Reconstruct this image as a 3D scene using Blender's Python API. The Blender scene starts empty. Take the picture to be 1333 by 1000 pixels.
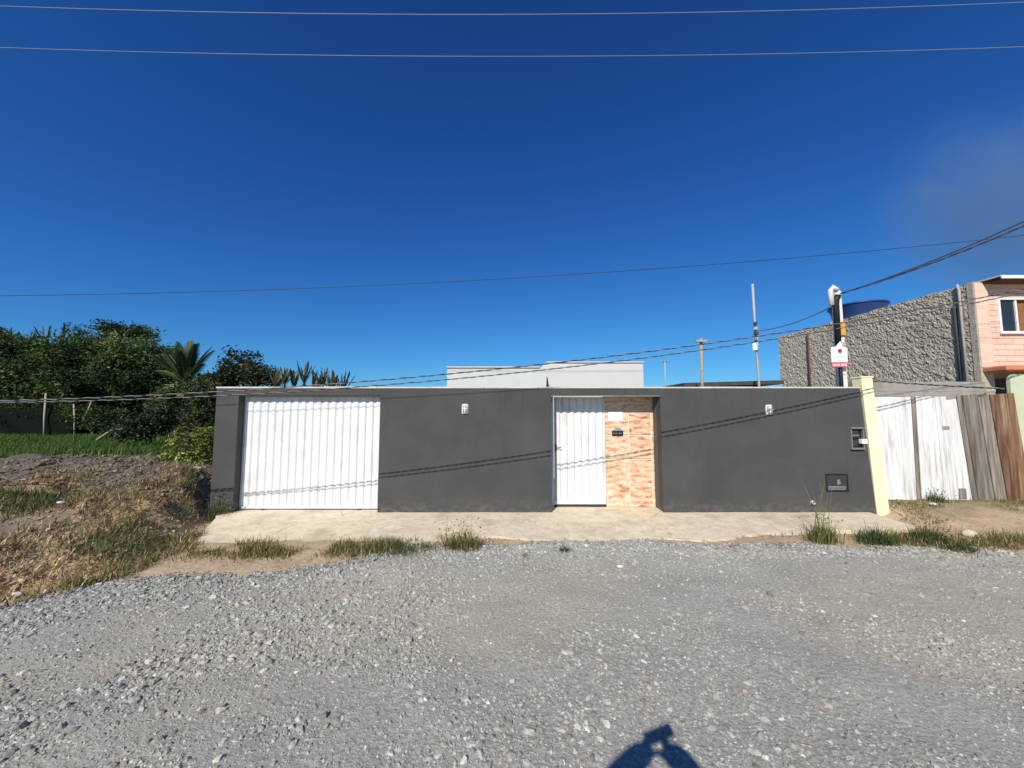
import bpy, bmesh, math, random
import numpy as np
from mathutils import Vector, Matrix

# ------------------------------------------------------------------ camera
scene = bpy.context.scene
C = scene.collection
FPX, PITCH, CAMZ = 484.0, math.radians(4.4), 1.8        # focal length in photo pixels (1333 wide)
cam = bpy.data.cameras.new('camera')
cam.sensor_width = 36.0
cam.lens = 36.0 * FPX / 1333.0
cam.clip_start, cam.clip_end = 0.02, 6000
camo = bpy.data.objects.new('camera', cam)
camo.location = (0, 0, CAMZ)
camo.rotation_euler = (math.radians(90) + PITCH, 0, 0)
C.objects.link(camo)
scene.camera = camo

# ------------------------------------------------------------------ sky, sun, exposure
SUN = Vector((-.411, -1.07, .87)).normalized()           # towards the sun: behind the camera, to its left
elev = math.asin(SUN.z)
world = bpy.data.worlds.new('World'); scene.world = world
world.use_nodes = True
wn = world.node_tree.nodes; wl = world.node_tree.links
bg = wn['Background']
sky = wn.new('ShaderNodeTexSky'); sky.sky_type = 'NISHITA'
sky.sun_disc = False
sky.sun_elevation = elev
sky.sun_rotation = math.atan2(SUN.x, SUN.y)
sky.altitude = 0; sky.air_density = 1.0; sky.dust_density = 0.05; sky.ozone_density = 6.0
gm = wn.new('ShaderNodeGamma'); gm.inputs[1].default_value = 1.28        # the photograph's contrasty, deep blue rendering of the sky
wb = wn.new('ShaderNodeMix'); wb.data_type = 'RGBA'; wb.blend_type = 'MULTIPLY'; wb.inputs[0].default_value = 1
wb.inputs[7].default_value = (.19, .455, .77, 1)
wl.new(sky.outputs[0], gm.inputs[0]); wl.new(gm.outputs[0], wb.inputs[6]); 
sh = wn.new('ShaderNodeVectorMath'); sh.operation = 'MULTIPLY_ADD'; sh.inputs[1].default_value = (.061,) * 3; sh.inputs[2].default_value = (1, 1, 1)
dv = wn.new('ShaderNodeVectorMath'); dv.operation = 'DIVIDE'                # soft shoulder, as a phone compresses bright sky
wl.new(wb.outputs[2], sh.inputs[0]); wl.new(wb.outputs[2], dv.inputs[0]); wl.new(sh.outputs[0], dv.inputs[1]); wl.new(dv.outputs[0], bg.inputs[0])
bg.inputs[1].default_value = 0.118
sl = bpy.data.lights.new('sun', 'SUN'); sl.energy = 5.0; sl.angle = math.radians(.53); sl.color = (1, .935, .83)
so = bpy.data.objects.new('sun', sl); so.rotation_euler = SUN.to_track_quat('Z', 'Y').to_euler(); so.location = (-10, -20, 25)
C.objects.link(so)
vs = scene.view_settings
vs.view_transform = 'Standard'; vs.look = 'None'; vs.exposure = 0.05; vs.gamma = 1.0; vs.use_curve_mapping = False
scene.cycles.max_bounces = 6
scene.cycles.transparent_max_bounces = 6
scene.cycles.use_denoising = True

# ------------------------------------------------------------------ helpers
rng = np.random.default_rng(7)
random.seed(7)
cp, sp = math.cos(PITCH), math.sin(PITCH)
def ray(px, py):
    a = (px - 666.5) / FPX; b = (500 - py) / FPX
    return a, cp - b * sp, b * cp + sp
def P(px, py, Y):                                         # point of the plane at depth Y
    x, y, z = ray(px, py); return Vector((x * Y / y, Y, CAMZ + z * Y / y))
def G(px, py, zz=0.0):                                    # point of a level at height zz
    x, y, z = ray(px, py); t = (zz - CAMZ) / z
    return Vector((x * t, y * t, zz))

_L = np.random.default_rng(11).random((256, 256))
def vnoise(x, y):
    x = np.asarray(x, float); y = np.asarray(y, float)
    xi = np.floor(x).astype(int); yi = np.floor(y).astype(int)
    fx = x - xi; fy = y - yi
    fx = fx * fx * (3 - 2 * fx); fy = fy * fy * (3 - 2 * fy)
    a = _L[xi % 256, yi % 256]; b = _L[(xi + 1) % 256, yi % 256]
    c = _L[xi % 256, (yi + 1) % 256]; d = _L[(xi + 1) % 256, (yi + 1) % 256]
    return (a * (1 - fx) + b * fx) * (1 - fy) + (c * (1 - fx) + d * fx) * fy
def fbm(x, y, o=4):
    s = 0; a = .5; t = 0
    for i in range(o):
        s = s + a * vnoise(x * 2 ** i + 17.3 * i, y * 2 ** i + 9.1 * i); t += a; a *= .5
    return s / t
def sstep(a, b, x):
    t = np.clip((x - a) / (b - a), 0, 1); return t * t * (3 - 2 * t)

def tag(o, label=None, cat=None, group=None, kind=None):
    if label: o['label'] = label
    if cat: o['category'] = cat
    if group: o['group'] = group
    if kind: o['kind'] = kind
    return o
def empty(name, loc=(0, 0, 0), label=None, cat=None, group=None):
    o = bpy.data.objects.new(name, None); o.empty_display_size = .1
    o.location = loc; C.objects.link(o)
    return tag(o, label, cat, group, 'thing')
def link(name, me, mat, parent=None, smooth=False):
    if mat and not me.materials: me.materials.append(mat)
    if smooth:
        me.polygons.foreach_set('use_smooth', np.ones(len(me.polygons), bool))
    o = bpy.data.objects.new(name, me); C.objects.link(o)
    if parent:
        o.parent = parent
        o.matrix_parent_inverse = Matrix.Translation(-world_loc(parent))
    return o
def world_loc(o):
    v = Vector((0, 0, 0))
    while o: 
        v = v + o.location
        if o.parent: v = v + o.matrix_parent_inverse.translation
        o = o.parent
    return v
def np_mesh(name, v, f, mat, parent=None, tint=None, smooth=False):
    me = bpy.data.meshes.new(name)
    me.from_pydata(np.asarray(v, np.float32), [], np.asarray(f, np.int32))
    if tint is not None:
        at = me.attributes.new('tint', 'FLOAT_COLOR', 'POINT')
        t4 = np.ones((len(v), 4), np.float32); t4[:, :3] = tint
        at.data.foreach_set('color', t4.ravel())
    me.update()
    return link(name, me, mat, parent, smooth)

class MB:
    def __init__(s): s.v = []; s.f = []
    def add(s, v, f):
        n = len(s.v); s.v += [tuple(p) for p in v]; s.f += [tuple(i + n for i in q) for q in f]; return s
    def box(s, x0, x1, y0, y1, z0, z1):
        return s.hexa([(x0, y0, z0), (x1, y0, z0), (x1, y1, z0), (x0, y1, z0)], [(x0, y0, z1), (x1, y0, z1), (x1, y1, z1), (x0, y1, z1)])
    def hexa(s, b, t):                                    # bottom and top quads, counter-clockwise from above
        return s.add(list(b) + list(t), [(3, 2, 1, 0), (4, 5, 6, 7), (0, 1, 5, 4), (1, 2, 6, 5), (2, 3, 7, 6), (3, 0, 4, 7)])
    def prism(s, poly, y0, y1):                           # polygon in xz (ccw seen from -y), extruded in y
        n = len(poly)
        v = [(x, y0, z) for x, z in poly] + [(x, y1, z) for x, z in poly]
        return s.add(v, [tuple(range(n)), tuple(range(2 * n - 1, n - 1, -1))] + [((i + 1) % n, i, i + n, (i + 1) % n + n) for i in range(n)])
    def tube(s, pts, r, n=6, cap=True):
        pts = [Vector(p) for p in pts]
        rs = r if hasattr(r, '__len__') else [r] * len(pts)
        base = len(s.v); up = None
        for i, p in enumerate(pts):
            d = (pts[min(i + 1, len(pts) - 1)] - pts[max(i - 1, 0)]).normalized()
            if up is None: up = d.orthogonal().normalized()
            up = (up - d * up.dot(d)).normalized(); w = d.cross(up)
            for k in range(n):
                a = 2 * math.pi * k / n
                s.v.append(tuple(p + (up * math.cos(a) + w * math.sin(a)) * rs[i]))
        for i in range(len(pts) - 1):
            for k in range(n):
                a = base + i * n + k; b = base + i * n + (k + 1) % n
                s.f.append((a, b, b + n, a + n))
        if cap:
            s.f.append(tuple(base + k for k in range(n))[::-1]); e = base + (len(pts) - 1) * n
            s.f.append(tuple(e + k for k in range(n)))
        return s
    def lathe(s, c, prof, n=24):
        base = len(s.v)
        for r, z in prof:
            for k in range(n):
                a = 2 * math.pi * k / n
                s.v.append((c[0] + r * math.cos(a), c[1] + r * math.sin(a), c[2] + z))
        for i in range(len(prof) - 1):
            for k in range(n):
                a = base + i * n + k; b = base + i * n + (k + 1) % n
                s.f.append((a, b, b + n, a + n))
        s.f.append(tuple(base + k for k in range(n))[::-1]); e = base + (len(prof) - 1) * n
        s.f.append(tuple(e + k for k in range(n)))
        return s
    def mesh(s, name='mesh', bevel=0, seg=1):
        me = bpy.data.meshes.new(name); me.from_pydata(s.v, [], s.f)
        bm = bmesh.new(); bm.from_mesh(me)
        bmesh.ops.recalc_face_normals(bm, faces=bm.faces)
        if bevel: bmesh.ops.bevel(bm, geom=[e for e in bm.edges if e.is_manifold], offset=bevel, segments=seg, affect='EDGES', clamp_overlap=True)
        bm.to_mesh(me); bm.free(); me.update()
        return me
    def build(s, name, mat, parent=None, bevel=0, smooth=False, seg=1):
        return link(name, s.mesh(name, bevel, seg), mat, parent, smooth)

# ------------------------------------------------------------------ materials
def newmat(name):
    m = bpy.data.materials.new(name); m.use_nodes = True
    nt = m.node_tree; b = nt.nodes['Principled BSDF']
    return m, nt, b
def N(nt, t, **kw):
    n = nt.nodes.new(t)
    for k, v in kw.items():
        if k in n.inputs: n.inputs[k].default_value = v
        else: setattr(n, k, v)
    return n
def pmat(name, c1, c2, scale=4, rough=.85, bump=None, stretch=(1, 1, 1), contrast=.25, rnd=0, metal=0, c3=None, s3=1.2, detail=8, spec=.3, fine=0):
    """two colours mixed by world-space noise, optional large stains (c3), fine relief, per-object variation"""
    m, nt, b = newmat(name); L = nt.links.new
    geo = N(nt, 'ShaderNodeNewGeometry')
    mp = N(nt, 'ShaderNodeMapping'); mp.inputs['Scale'].default_value = stretch
    L(geo.outputs['Position'], mp.inputs['Vector'])
    no = N(nt, 'ShaderNodeTexNoise', Scale=scale, Detail=detail, Roughness=.6); L(mp.outputs[0], no.inputs['Vector'])
    mr = N(nt, 'ShaderNodeMapRange'); mr.inputs[1].default_value = .5 - contrast; mr.inputs[2].default_value = .5 + contrast
    L(no.outputs[0], mr.inputs[0])
    mx = N(nt, 'ShaderNodeMix', data_type='RGBA'); mx.inputs[6].default_value = (*c1, 1); mx.inputs[7].default_value = (*c2, 1)
    L(mr.outputs[0], mx.inputs[0]); col = mx.outputs[2]
    if c3:
        n3 = N(nt, 'ShaderNodeTexNoise', Scale=s3, Detail=6, Roughness=.65); L(mp.outputs[0], n3.inputs['Vector'])
        r3 = N(nt, 'ShaderNodeMapRange'); r3.inputs[1].default_value = .5; r3.inputs[2].default_value = .72
        L(n3.outputs[0], r3.inputs[0])
        m3 = N(nt, 'ShaderNodeMix', data_type='RGBA'); m3.inputs[7].default_value = (*c3, 1)
        L(col, m3.inputs[6]); L(r3.outputs[0], m3.inputs[0]); col = m3.outputs[2]
    if rnd:
        oi = N(nt, 'ShaderNodeObjectInfo'); hv = N(nt, 'ShaderNodeHueSaturation')
        mm = N(nt, 'ShaderNodeMapRange'); mm.inputs[3].default_value = 1 - rnd; mm.inputs[4].default_value = 1 + rnd
        L(oi.outputs['Random'], mm.inputs[0]); L(mm.outputs[0], hv.inputs['Value']); L(col, hv.inputs['Color']); col = hv.outputs[0]
    L(col, b.inputs['Base Color'])
    b.inputs['Roughness'].default_value = rough; b.inputs['Metallic'].default_value = metal
    b.inputs['Specular IOR Level'].default_value = spec
    if bump:
        bs, st, dist = bump
        nb = N(nt, 'ShaderNodeTexNoise', Scale=bs, Detail=8, Roughness=.65); L(mp.outputs[0], nb.inputs['Vector'])
        bp = N(nt, 'ShaderNodeBump', Strength=st, Distance=dist); L(nb.outputs[0], bp.inputs['Height']); L(bp.outputs[0], b.inputs['Normal'])
    return m
def tintmat(name, rough=.7, translucent=0, noise=None, spec=.25):
    """colour from the per-piece 'tint' attribute (natural variation from leaf to leaf, stone to stone)"""
    m, nt, b = newmat(name); L = nt.links.new
    at = N(nt, 'ShaderNodeAttribute', attribute_name='tint'); col = at.outputs['Color']
    if noise:
        geo = N(nt, 'ShaderNodeNewGeometry')
        no = N(nt, 'ShaderNodeTexNoise', Scale=noise[0], Detail=8, Roughness=.65); L(geo.outputs['Position'], no.inputs['Vector'])
        mr = N(nt, 'ShaderNodeMapRange'); mr.inputs[1].default_value = .3; mr.inputs[2].default_value = .7
        mr.inputs[3].default_value = 1 - noise[1]; mr.inputs[4].default_value = 1 + noise[1]
        L(no.outputs[0], mr.inputs[0])
        hv = N(nt, 'ShaderNodeHueSaturation'); L(col, hv.inputs['Color']); L(mr.outputs[0], hv.inputs['Value']); col = hv.outputs[0]
        bp = N(nt, 'ShaderNodeBump', Strength=noise[2], Distance=.02); L(no.outputs[0], bp.inputs['Height']); L(bp.outputs[0], b.inputs['Normal'])
    L(col, b.inputs['Base Color']); b.inputs['Roughness'].default_value = rough; b.inputs['Specular IOR Level'].default_value = spec
    if translucent:
        tr = N(nt, 'ShaderNodeBsdfTranslucent'); L(col, tr.inputs['Color'])
        ms = N(nt, 'ShaderNodeMixShader'); ms.inputs[0].default_value = translucent
        L(b.outputs[0], ms.inputs[1]); L(tr.outputs[0], ms.inputs[2])
        L(ms.outputs[0], nt.nodes['Material Output'].inputs[0])
    return m

M = {}
def plaster():
    m, nt, b = newmat('grey_plaster'); L = nt.links.new
    geo = N(nt, 'ShaderNodeNewGeometry'); sx = N(nt, 'ShaderNodeSeparateXYZ'); L(geo.outputs['Position'], sx.inputs[0])
    def noise(scale, st, det=7):
        mp = N(nt, 'ShaderNodeMapping'); mp.inputs['Scale'].default_value = st; L(geo.outputs['Position'], mp.inputs['Vector'])
        n_ = N(nt, 'ShaderNodeTexNoise', Scale=scale, Detail=det, Roughness=.62); L(mp.outputs[0], n_.inputs['Vector']); return n_.outputs[0]
    def rng_(v, a, b_, c=0, d=1):
        r = N(nt, 'ShaderNodeMapRange'); r.inputs[1].default_value = a; r.inputs[2].default_value = b_; r.inputs[3].default_value = c; r.inputs[4].default_value = d
        L(v, r.inputs[0]); return r.outputs[0]
    def mul(a, c):
        q = N(nt, 'ShaderNodeMath', operation='MULTIPLY'); L(a, q.inputs[0]); L(c, q.inputs[1]); return q.outputs[0]
    def mix(col, c2, f):
        x = N(nt, 'ShaderNodeMix', data_type='RGBA'); L(f, x.inputs[0]); x.inputs[7].default_value = (*c2, 1)
        if isinstance(col, tuple): x.inputs[6].default_value = (*col, 1)
        else: L(col, x.inputs[6])
        return x.outputs[2]
    col = mix((.060, .060, .060), (.078, .077, .075), rng_(noise(1.4, (1, 1, 1)), .32, .68))
    col = mix(col, (.086, .084, .081), mul(rng_(noise(5, (1, 1, .35)), .52, .75), rng_(noise(.7, (1, 1, 1)), .45, .6, 0, .7)))            # roller patches
    col = mix(col, (.045, .044, .043), mul(rng_(noise(7, (3, 1, .12)), .56, .72), rng_(sx.outputs[2], 1.5, 2.2, 0, .75)))                # rain streaks under the coping
    col = mix(col, (.17, .15, .12), mul(rng_(noise(9, (1, 1, 1.6)), .42, .70), rng_(sx.outputs[2], .30, .03, 0, .75)))                   # splashed dust at the foot
    col = mix(col, (.14, .138, .132), rng_(noise(26, (1, 1, 1), 3), .70, .74, 0, .6))                                                   # small chips
    L(col, b.inputs['Base Color']); b.inputs['Roughness'].default_value = .9; b.inputs['Specular IOR Level'].default_value = .25
    bp = N(nt, 'ShaderNodeBump', Strength=.4, Distance=.004); L(noise(80, (1, 1, 1)), bp.inputs['Height'])
    b2 = N(nt, 'ShaderNodeBump', Strength=.25, Distance=.03); L(noise(3.2, (1, 1, 1)), b2.inputs['Height']); L(bp.outputs[0], b2.inputs['Normal']); L(b2.outputs[0], b.inputs['Normal'])
    return m
M['grey_plaster'] = plaster()
M['coping'] = pmat('coping', (.62, .6, .54), (.45, .43, .38), 6, .85, (40, .3, .004))
M['white_metal'] = pmat('white_metal', (.75, .76, .755), (.70, .71, .705), 3, .45, (14, .12, .004), rnd=.02, spec=.4, c3=(.62, .61, .575), s3=2.2)
M['niche_grey'] = pmat('niche_grey', (.10, .10, .095), (.13, .125, .12), 3, .9, (80, .35, .004))
def slab():
    m = pmat('concrete', (.60, .515, .365), (.76, .675, .50), 5, .95, (45, .7, .01), c3=(.47, .385, .265), s3=1.5, contrast=.2)
    nt = m.node_tree; L = nt.links.new; b = nt.nodes['Principled BSDF']
    src = b.inputs['Base Color'].links[0].from_socket
    geo = N(nt, 'ShaderNodeNewGeometry')
    nz = N(nt, 'ShaderNodeTexNoise', Scale=2.5, Detail=5); L(geo.outputs['Position'], nz.inputs['Vector'])
    ad = N(nt, 'ShaderNodeMix', data_type='RGBA', blend_type='ADD'); ad.inputs[0].default_value = .5; L(geo.outputs['Position'], ad.inputs[6]); L(nz.outputs['Color'], ad.inputs[7])
    vo = N(nt, 'ShaderNodeTexVoronoi', feature='DISTANCE_TO_EDGE', Scale=.75); L(ad.outputs[2], vo.inputs['Vector'])
    mr = N(nt, 'ShaderNodeMapRange'); mr.inputs[1].default_value = .004; mr.inputs[2].default_value = .013; mr.inputs[3].default_value = 1; mr.inputs[4].default_value = 0
    L(vo.outputs['Distance'], mr.inputs[0])
    bk = N(nt, 'ShaderNodeMapRange'); bk.inputs[1].default_value = .5; bk.inputs[2].default_value = .62; bk.inputs[4].default_value = .5
    n5 = N(nt, 'ShaderNodeTexNoise', Scale=1.1, Detail=3); L(geo.outputs['Position'], n5.inputs['Vector']); L(n5.outputs[0], bk.inputs[0])
    cm = N(nt, 'ShaderNodeMath', operation='MULTIPLY'); L(mr.outputs[0], cm.inputs[0]); L(bk.outputs[0], cm.inputs[1])
    mx = N(nt, 'ShaderNodeMix', data_type='RGBA'); L(cm.outputs[0], mx.inputs[0]); L(src, mx.inputs[6]); mx.inputs[7].default_value = (.28, .22, .15, 1)
    sp_ = N(nt, 'ShaderNodeTexNoise', Scale=14, Detail=6, Roughness=.7); L(geo.outputs['Position'], sp_.inputs['Vector'])
    m2 = N(nt, 'ShaderNodeMapRange'); m2.inputs[1].default_value = .54; m2.inputs[2].default_value = .68; m2.inputs[4].default_value = .7; L(sp_.outputs[0], m2.inputs[0])
    x2 = N(nt, 'ShaderNodeMix', data_type='RGBA'); L(m2.outputs[0], x2.inputs[0]); L(mx.outputs[2], x2.inputs[6]); x2.inputs[7].default_value = (.36, .30, .21, 1)
    L(x2.outputs[2], b.inputs['Base Color'])
    return m
M['concrete'] = slab()
M['raw_concrete'] = pmat('raw_concrete', (.27, .25, .22), (.38, .36, .31), 5, .95, (28, .6, .012), c3=(.2, .185, .16), s3=1.4)
M['rough_cast'] = pmat('rough_cast', (.50, .445, .35), (.68, .61, .48), 11, .98, (42, 1, .05), c3=(.42, .375, .30), s3=.6, contrast=.2)
M['pink_tile'] = pmat('pink_tile', (.80, .56, .44), (.72, .46, .34), 8, .55, (60, .25, .003), stretch=(.5, 1, 3), rnd=.08)
M['grout'] = pmat('grout', (.74, .6, .47), (.82, .68, .55), 10, .9)
M['terracotta'] = pmat('terracotta', (.5, .17, .09), (.62, .25, .14), 5, .7, (30, .3, .004))
M['cream_paint'] = pmat('cream_paint', (.74, .70, .42), (.82, .78, .52), 3, .85, (50, .3, .004), c3=(.78, .76, .62), s3=2)
M['pale_green'] = pmat('pale_green', (.46, .5, .33), (.56, .6, .42), 3, .85, (40, .3, .005))
M['white_boards'] = pmat('white_boards', (.76, .76, .745), (.66, .65, .62), 6, .8, (30, .5, .004), stretch=(2.5, 1, .2), rnd=.06, c3=(.42, .39, .35), s3=6, contrast=.2)
M['grey_wood'] = pmat('grey_wood', (.125, .105, .085), (.31, .27, .225), 10, .95, (40, .8, .008), stretch=(2, 1, .12), rnd=.35, contrast=.15)
M['brown_wood'] = pmat('brown_wood', (.085, .042, .022), (.20, .115, .065), 10, .9, (40, .8, .008), stretch=(2, 1, .15), rnd=.4, contrast=.16, c3=(.26, .2, .14), s3=5)
M['house_white'] = pmat('house_white', (.54, .55, .53), (.60, .61, .585), 2, .9, (50, .2, .004), c3=(.56, .57, .56), s3=.7)
M['black_plastic'] = pmat('black_plastic', (.012, .012, .013), (.02, .02, .02), 10, .5)
M['dark_metal'] = pmat('dark_metal', (.03, .03, .032), (.055, .055, .055), 30, .5, (60, .3, .003))
M['grey_box'] = pmat('grey_box', (.15, .15, .14), (.21, .21, .195), 8, .6)
M['white_plastic'] = pmat('white_plastic', (.8, .8, .79), (.74, .74, .73), 6, .4)
M['opal'] = pmat('opal', (.34, .34, .33), (.44, .44, .43), 22, .3)
M['number_blue'] = pmat('number_blue', (.18, .24, .30), (.24, .3, .36), 20, .4)
M['post_concrete'] = pmat('post_concrete', (.60, .58, .55), (.72, .70, .67), 7, .9, (40, .4, .005))
M['alu_wire'] = pmat('alu_wire', (.24, .25, .27), (.30, .31, .33), 5, .5)
M['black_wire'] = pmat('black_wire', (.02, .02, .022), (.03, .03, .03), 5, .6)
M['white_wire'] = pmat('white_wire', (.17, .17, .17), (.24, .24, .23), 5, .6)
M['dark_wire'] = pmat('dark_wire', (.035, .04, .05), (.05, .055, .065), 5, .6)
M['tank_blue'] = pmat('tank_blue', (.008, .035, .14), (.014, .055, .19), 4, .45, spec=.5)
M['amber'] = pmat('amber', (.7, .36, .08), (.6, .28, .05), 14, .5)
M['sign_white'] = pmat('sign_white', (.84, .84, .84), (.8, .8, .8), 4, .5)
M['sign_red'] = pmat('sign_red', (.55, .09, .12), (.62, .13, .16), 10, .5)
M['sign_green'] = pmat('sign_green', (.35, .68, .56), (.42, .72, .6), 10, .5)
M['sign_dark'] = pmat('sign_dark', (.16, .03, .06), (.2, .04, .07), 10, .5)
M['window_glass'] = pmat('window_glass', (.02, .023, .028), (.03, .034, .04), 2, .06, spec=.6)
M['curtain'] = pmat('curtain', (.22, .09, .035), (.28, .12, .05), 8, .7, stretch=(4, 1, .4))
M['maroon_pipe'] = pmat('maroon_pipe', (.16, .05, .045), (.2, .07, .06), 6, .6)
M['grey_pipe'] = pmat('grey_pipe', (.36, .34, .31), (.44, .42, .39), 6, .6)
M['net_black'] = pmat('net_black', (.006, .009, .007), (.011, .014, .011), 6, 1, spec=0)  # near-black colour that paints the shade under the left trees
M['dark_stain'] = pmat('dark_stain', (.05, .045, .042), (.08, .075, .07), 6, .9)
M['bark'] = pmat('bark', (.10, .075, .05), (.17, .13, .09), 8, .95, (20, .8, .02), stretch=(1, 1, .3))
M['dry_stick'] = pmat('dry_stick', (.30, .26, .2), (.42, .37, .3), 8, .9)
M['green_stalk'] = pmat('green_stalk', (.14, .13, .055), (.24, .2, .1), 6, .8)
M['banana_stem'] = pmat('banana_stem', (.16, .18, .07), (.25, .24, .11), 4, .7, stretch=(2, 2, .3))
M['leaf'] = tintmat('leaf', .6, .22)
M['grass'] = tintmat('grass', .75, .25)
M['stone'] = tintmat('stone', .92, 0, (60, .25, .4))
M['soil'] = tintmat('soil', .97, 0, (16, .30, .9))
M['road'] = tintmat('road', .97, 0, (38, .30, .9))
M['plastic_scrap'] = pmat('plastic_scrap', (.78, .78, .77), (.66, .65, .62), 9, .5)
M['skin'] = pmat('skin', (.32, .18, .12), (.36, .21, .14), 8, .6)
M['shirt'] = pmat('shirt', (.07, .09, .14), (.09, .11, .17), 8, .9)
M['jeans'] = pmat('jeans', (.04, .05, .09), (.055, .07, .12), 12, .9)
M['hair'] = pmat('hair', (.015, .012, .01), (.025, .02, .017), 20, .7)

# tiles of the entrance niche: stacked-stone print, orange and pink streaks
def stone_print(name):
    m, nt, b = newmat(name); L = nt.links.new
    geo = N(nt, 'ShaderNodeNewGeometry'); oi = N(nt, 'ShaderNodeObjectInfo')
    mp = N(nt, 'ShaderNodeMapping'); mp.inputs['Scale'].default_value = (5.5, 1, 19)
    ad = N(nt, 'ShaderNodeVectorMath', operation='ADD'); sc = N(nt, 'ShaderNodeVectorMath', operation='SCALE')
    cx = N(nt, 'ShaderNodeCombineXYZ'); L(oi.outputs['Random'], cx.inputs[1]); L(cx.outputs[0], sc.inputs[0]); sc.inputs['Scale'].default_value = 9
    L(geo.outputs['Position'], ad.inputs[0]); L(sc.outputs[0], ad.inputs[1]); L(ad.outputs[0], mp.inputs['Vector'])
    no = N(nt, 'ShaderNodeTexNoise', Scale=1.0, Detail=5, Roughness=.6, Distortion=.6); L(mp.outputs[0], no.inputs['Vector'])
    cr = N(nt, 'ShaderNodeValToRGB'); e = cr.color_ramp.elements
    e[0].position = .33; e[0].color = (.36, .15, .08, 1); e[1].position = .66; e[1].color = (.80, .64, .51, 1)
    a = e.new(.42); a.color = (.60, .33, .18, 1); a = e.new(.52); a.color = (.73, .49, .32, 1)
    L(no.outputs[0], cr.inputs[0])
    hv = N(nt, 'ShaderNodeHueSaturation'); mm = N(nt, 'ShaderNodeMapRange'); mm.inputs[3].default_value = .92; mm.inputs[4].default_value = 1.1
    L(oi.outputs['Random'], mm.inputs[0]); L(mm.outputs[0], hv.inputs['Value']); L(cr.outputs[0], hv.inputs['Color']); L(hv.outputs[0], b.inputs['Base Color'])
    bp = N(nt, 'ShaderNodeBump', Strength=.5, Distance=.006); L(no.outputs[0], bp.inputs['Height']); L(bp.outputs[0], b.inputs['Normal'])
    b.inputs['Roughness'].default_value = .45
    return m
M['stone_tile'] = stone_print('stone_tile')

# ------------------------------------------------------------------ terrain
def road_edge(x):                                         # depth at which the gravel ends
    e = np.interp(x, [-40, -9, -6, -4.75, -4.35, -3.6, -2.6, -1.9, -1.3, 0, 2, 4, 6, 7, 8.5, 40],
                  [3.1, 3.15, 3.3, 3.6, 4.2, 4.28, 4.4, 4.7, 5.2, 5.38, 5.4, 5.25, 5.05, 4.95, 4.95, 4.8])
    return e + (fbm(x * 1.7, x * 0 + 3.3) - .5) * .5
def bank_x(y): return np.interp(y, [3, 4.2, 5.16, 6.5, 6.7, 6.75], [-4.25, -4.28, -4.36, -5.12, -5.30, -5.30])   # right-hand foot of the bank
def H(x, y):
    x = np.asarray(x, float); y = np.asarray(y, float)
    e = np.interp(x, [-40, -9, -6, -4.75, -4.35, -3], [3.1, 3.15, 3.3, 3.7, 4.4, 4.7])
    lumps = (fbm(x * 1.1, y * 1.1) - .5)
    small = (fbm(x * 4.5 + 40, y * 4.5) - .5)
    road = -.03 + (fbm(x * .5 + 5, y * .9) - .5) * .05 + (fbm(x * 2.6, y * 3.4 + 8) - .5) * .03
    # left bank: rises from the road edge to a crest, then drops to a field
    rise = np.clip((y - e) / (8.2 - e), 0, 1) ** .8
    bank = .66 * rise * rise * (3 - 2 * rise) + .12 * sstep(0, .18, rise)
    bank = bank + (lumps * .46 + small * .2) * sstep(0, .12, rise) * (1 - sstep(10, 13, y))
    bank = bank - .40 * sstep(8.8, 12.0, y)
    wl_ = 1 - sstep(-1.0 + .4 * sstep(6.2, 6.6, y), -.03, x - bank_x(y))
    bank = bank * wl_
    # verge in front of the pavement and strip to the right
    base = (road + .012 * sstep(4.6, 5.2, y)) * (1 - sstep(5.65, 6.0, y)) + (-.07) * sstep(5.65, 6.0, y)
    patch = .035 * sstep(-4.6, -4.0, x) * (1 - sstep(-2.2, -1.2, x)) * sstep(4.0, 4.6, y) * (1 - sstep(5.2, 5.4, y))
    right = (.17 * sstep(4.7, 7.2, y) + .05 * sstep(5.65, 6.0, y) + small * .05 * sstep(5, 6, y)) * sstep(6.35, 6.9, x - .35 * (6.6 - np.clip(y, 5, 7)))
    back = .12 * sstep(7.4, 7.8, y) * (1 - wl_)
    z = base + patch + right + back + bank
    far = sstep(14, 30, y)
    return z * (1 - far) + .33 * far * (1 - sstep(60, 120, np.hypot(x, y)))

def axis(segs):
    out = []
    for a, b, n in segs: out += list(np.linspace(a, b, n, endpoint=False))
    return np.array(out + [segs[-1][1]])
def grid(name, xs, ys, zf, mat, tintf, keep=None):
    X, Y = np.meshgrid(xs, ys); Z = zf(X, Y)
    v = np.stack([X, Y, Z], -1).reshape(-1, 3)
    nx, ny = len(xs), len(ys)
    i = (np.arange(ny - 1)[:, None] * nx + np.arange(nx - 1)[None, :]).ravel()
    f = np.stack([i, i + 1, i + nx + 1, i + nx], -1)
    if keep is not None:
        cxy = v[f].mean(1); f = f[keep(cxy[:, 0], cxy[:, 1])]
        u, inv = np.unique(f, return_inverse=True); v = v[u]; f = inv.reshape(-1, 4)
    return np_mesh(name, v, f, mat, tint=tintf(v[:, 0], v[:, 1]), smooth=True)
def mixc(a, b, t): return a * (1 - t[:, None]) + b * t[:, None]
COL = {k: np.array(v) for k, v in dict(sand=(.47, .36, .235), tan=(.40, .29, .19), soil=(.19, .15, .11), straw=(.42, .30, .165), green=(.05, .085, .022),
       grey=(.36, .352, .305), warm=(.395, .37, .30)).items()}
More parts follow.
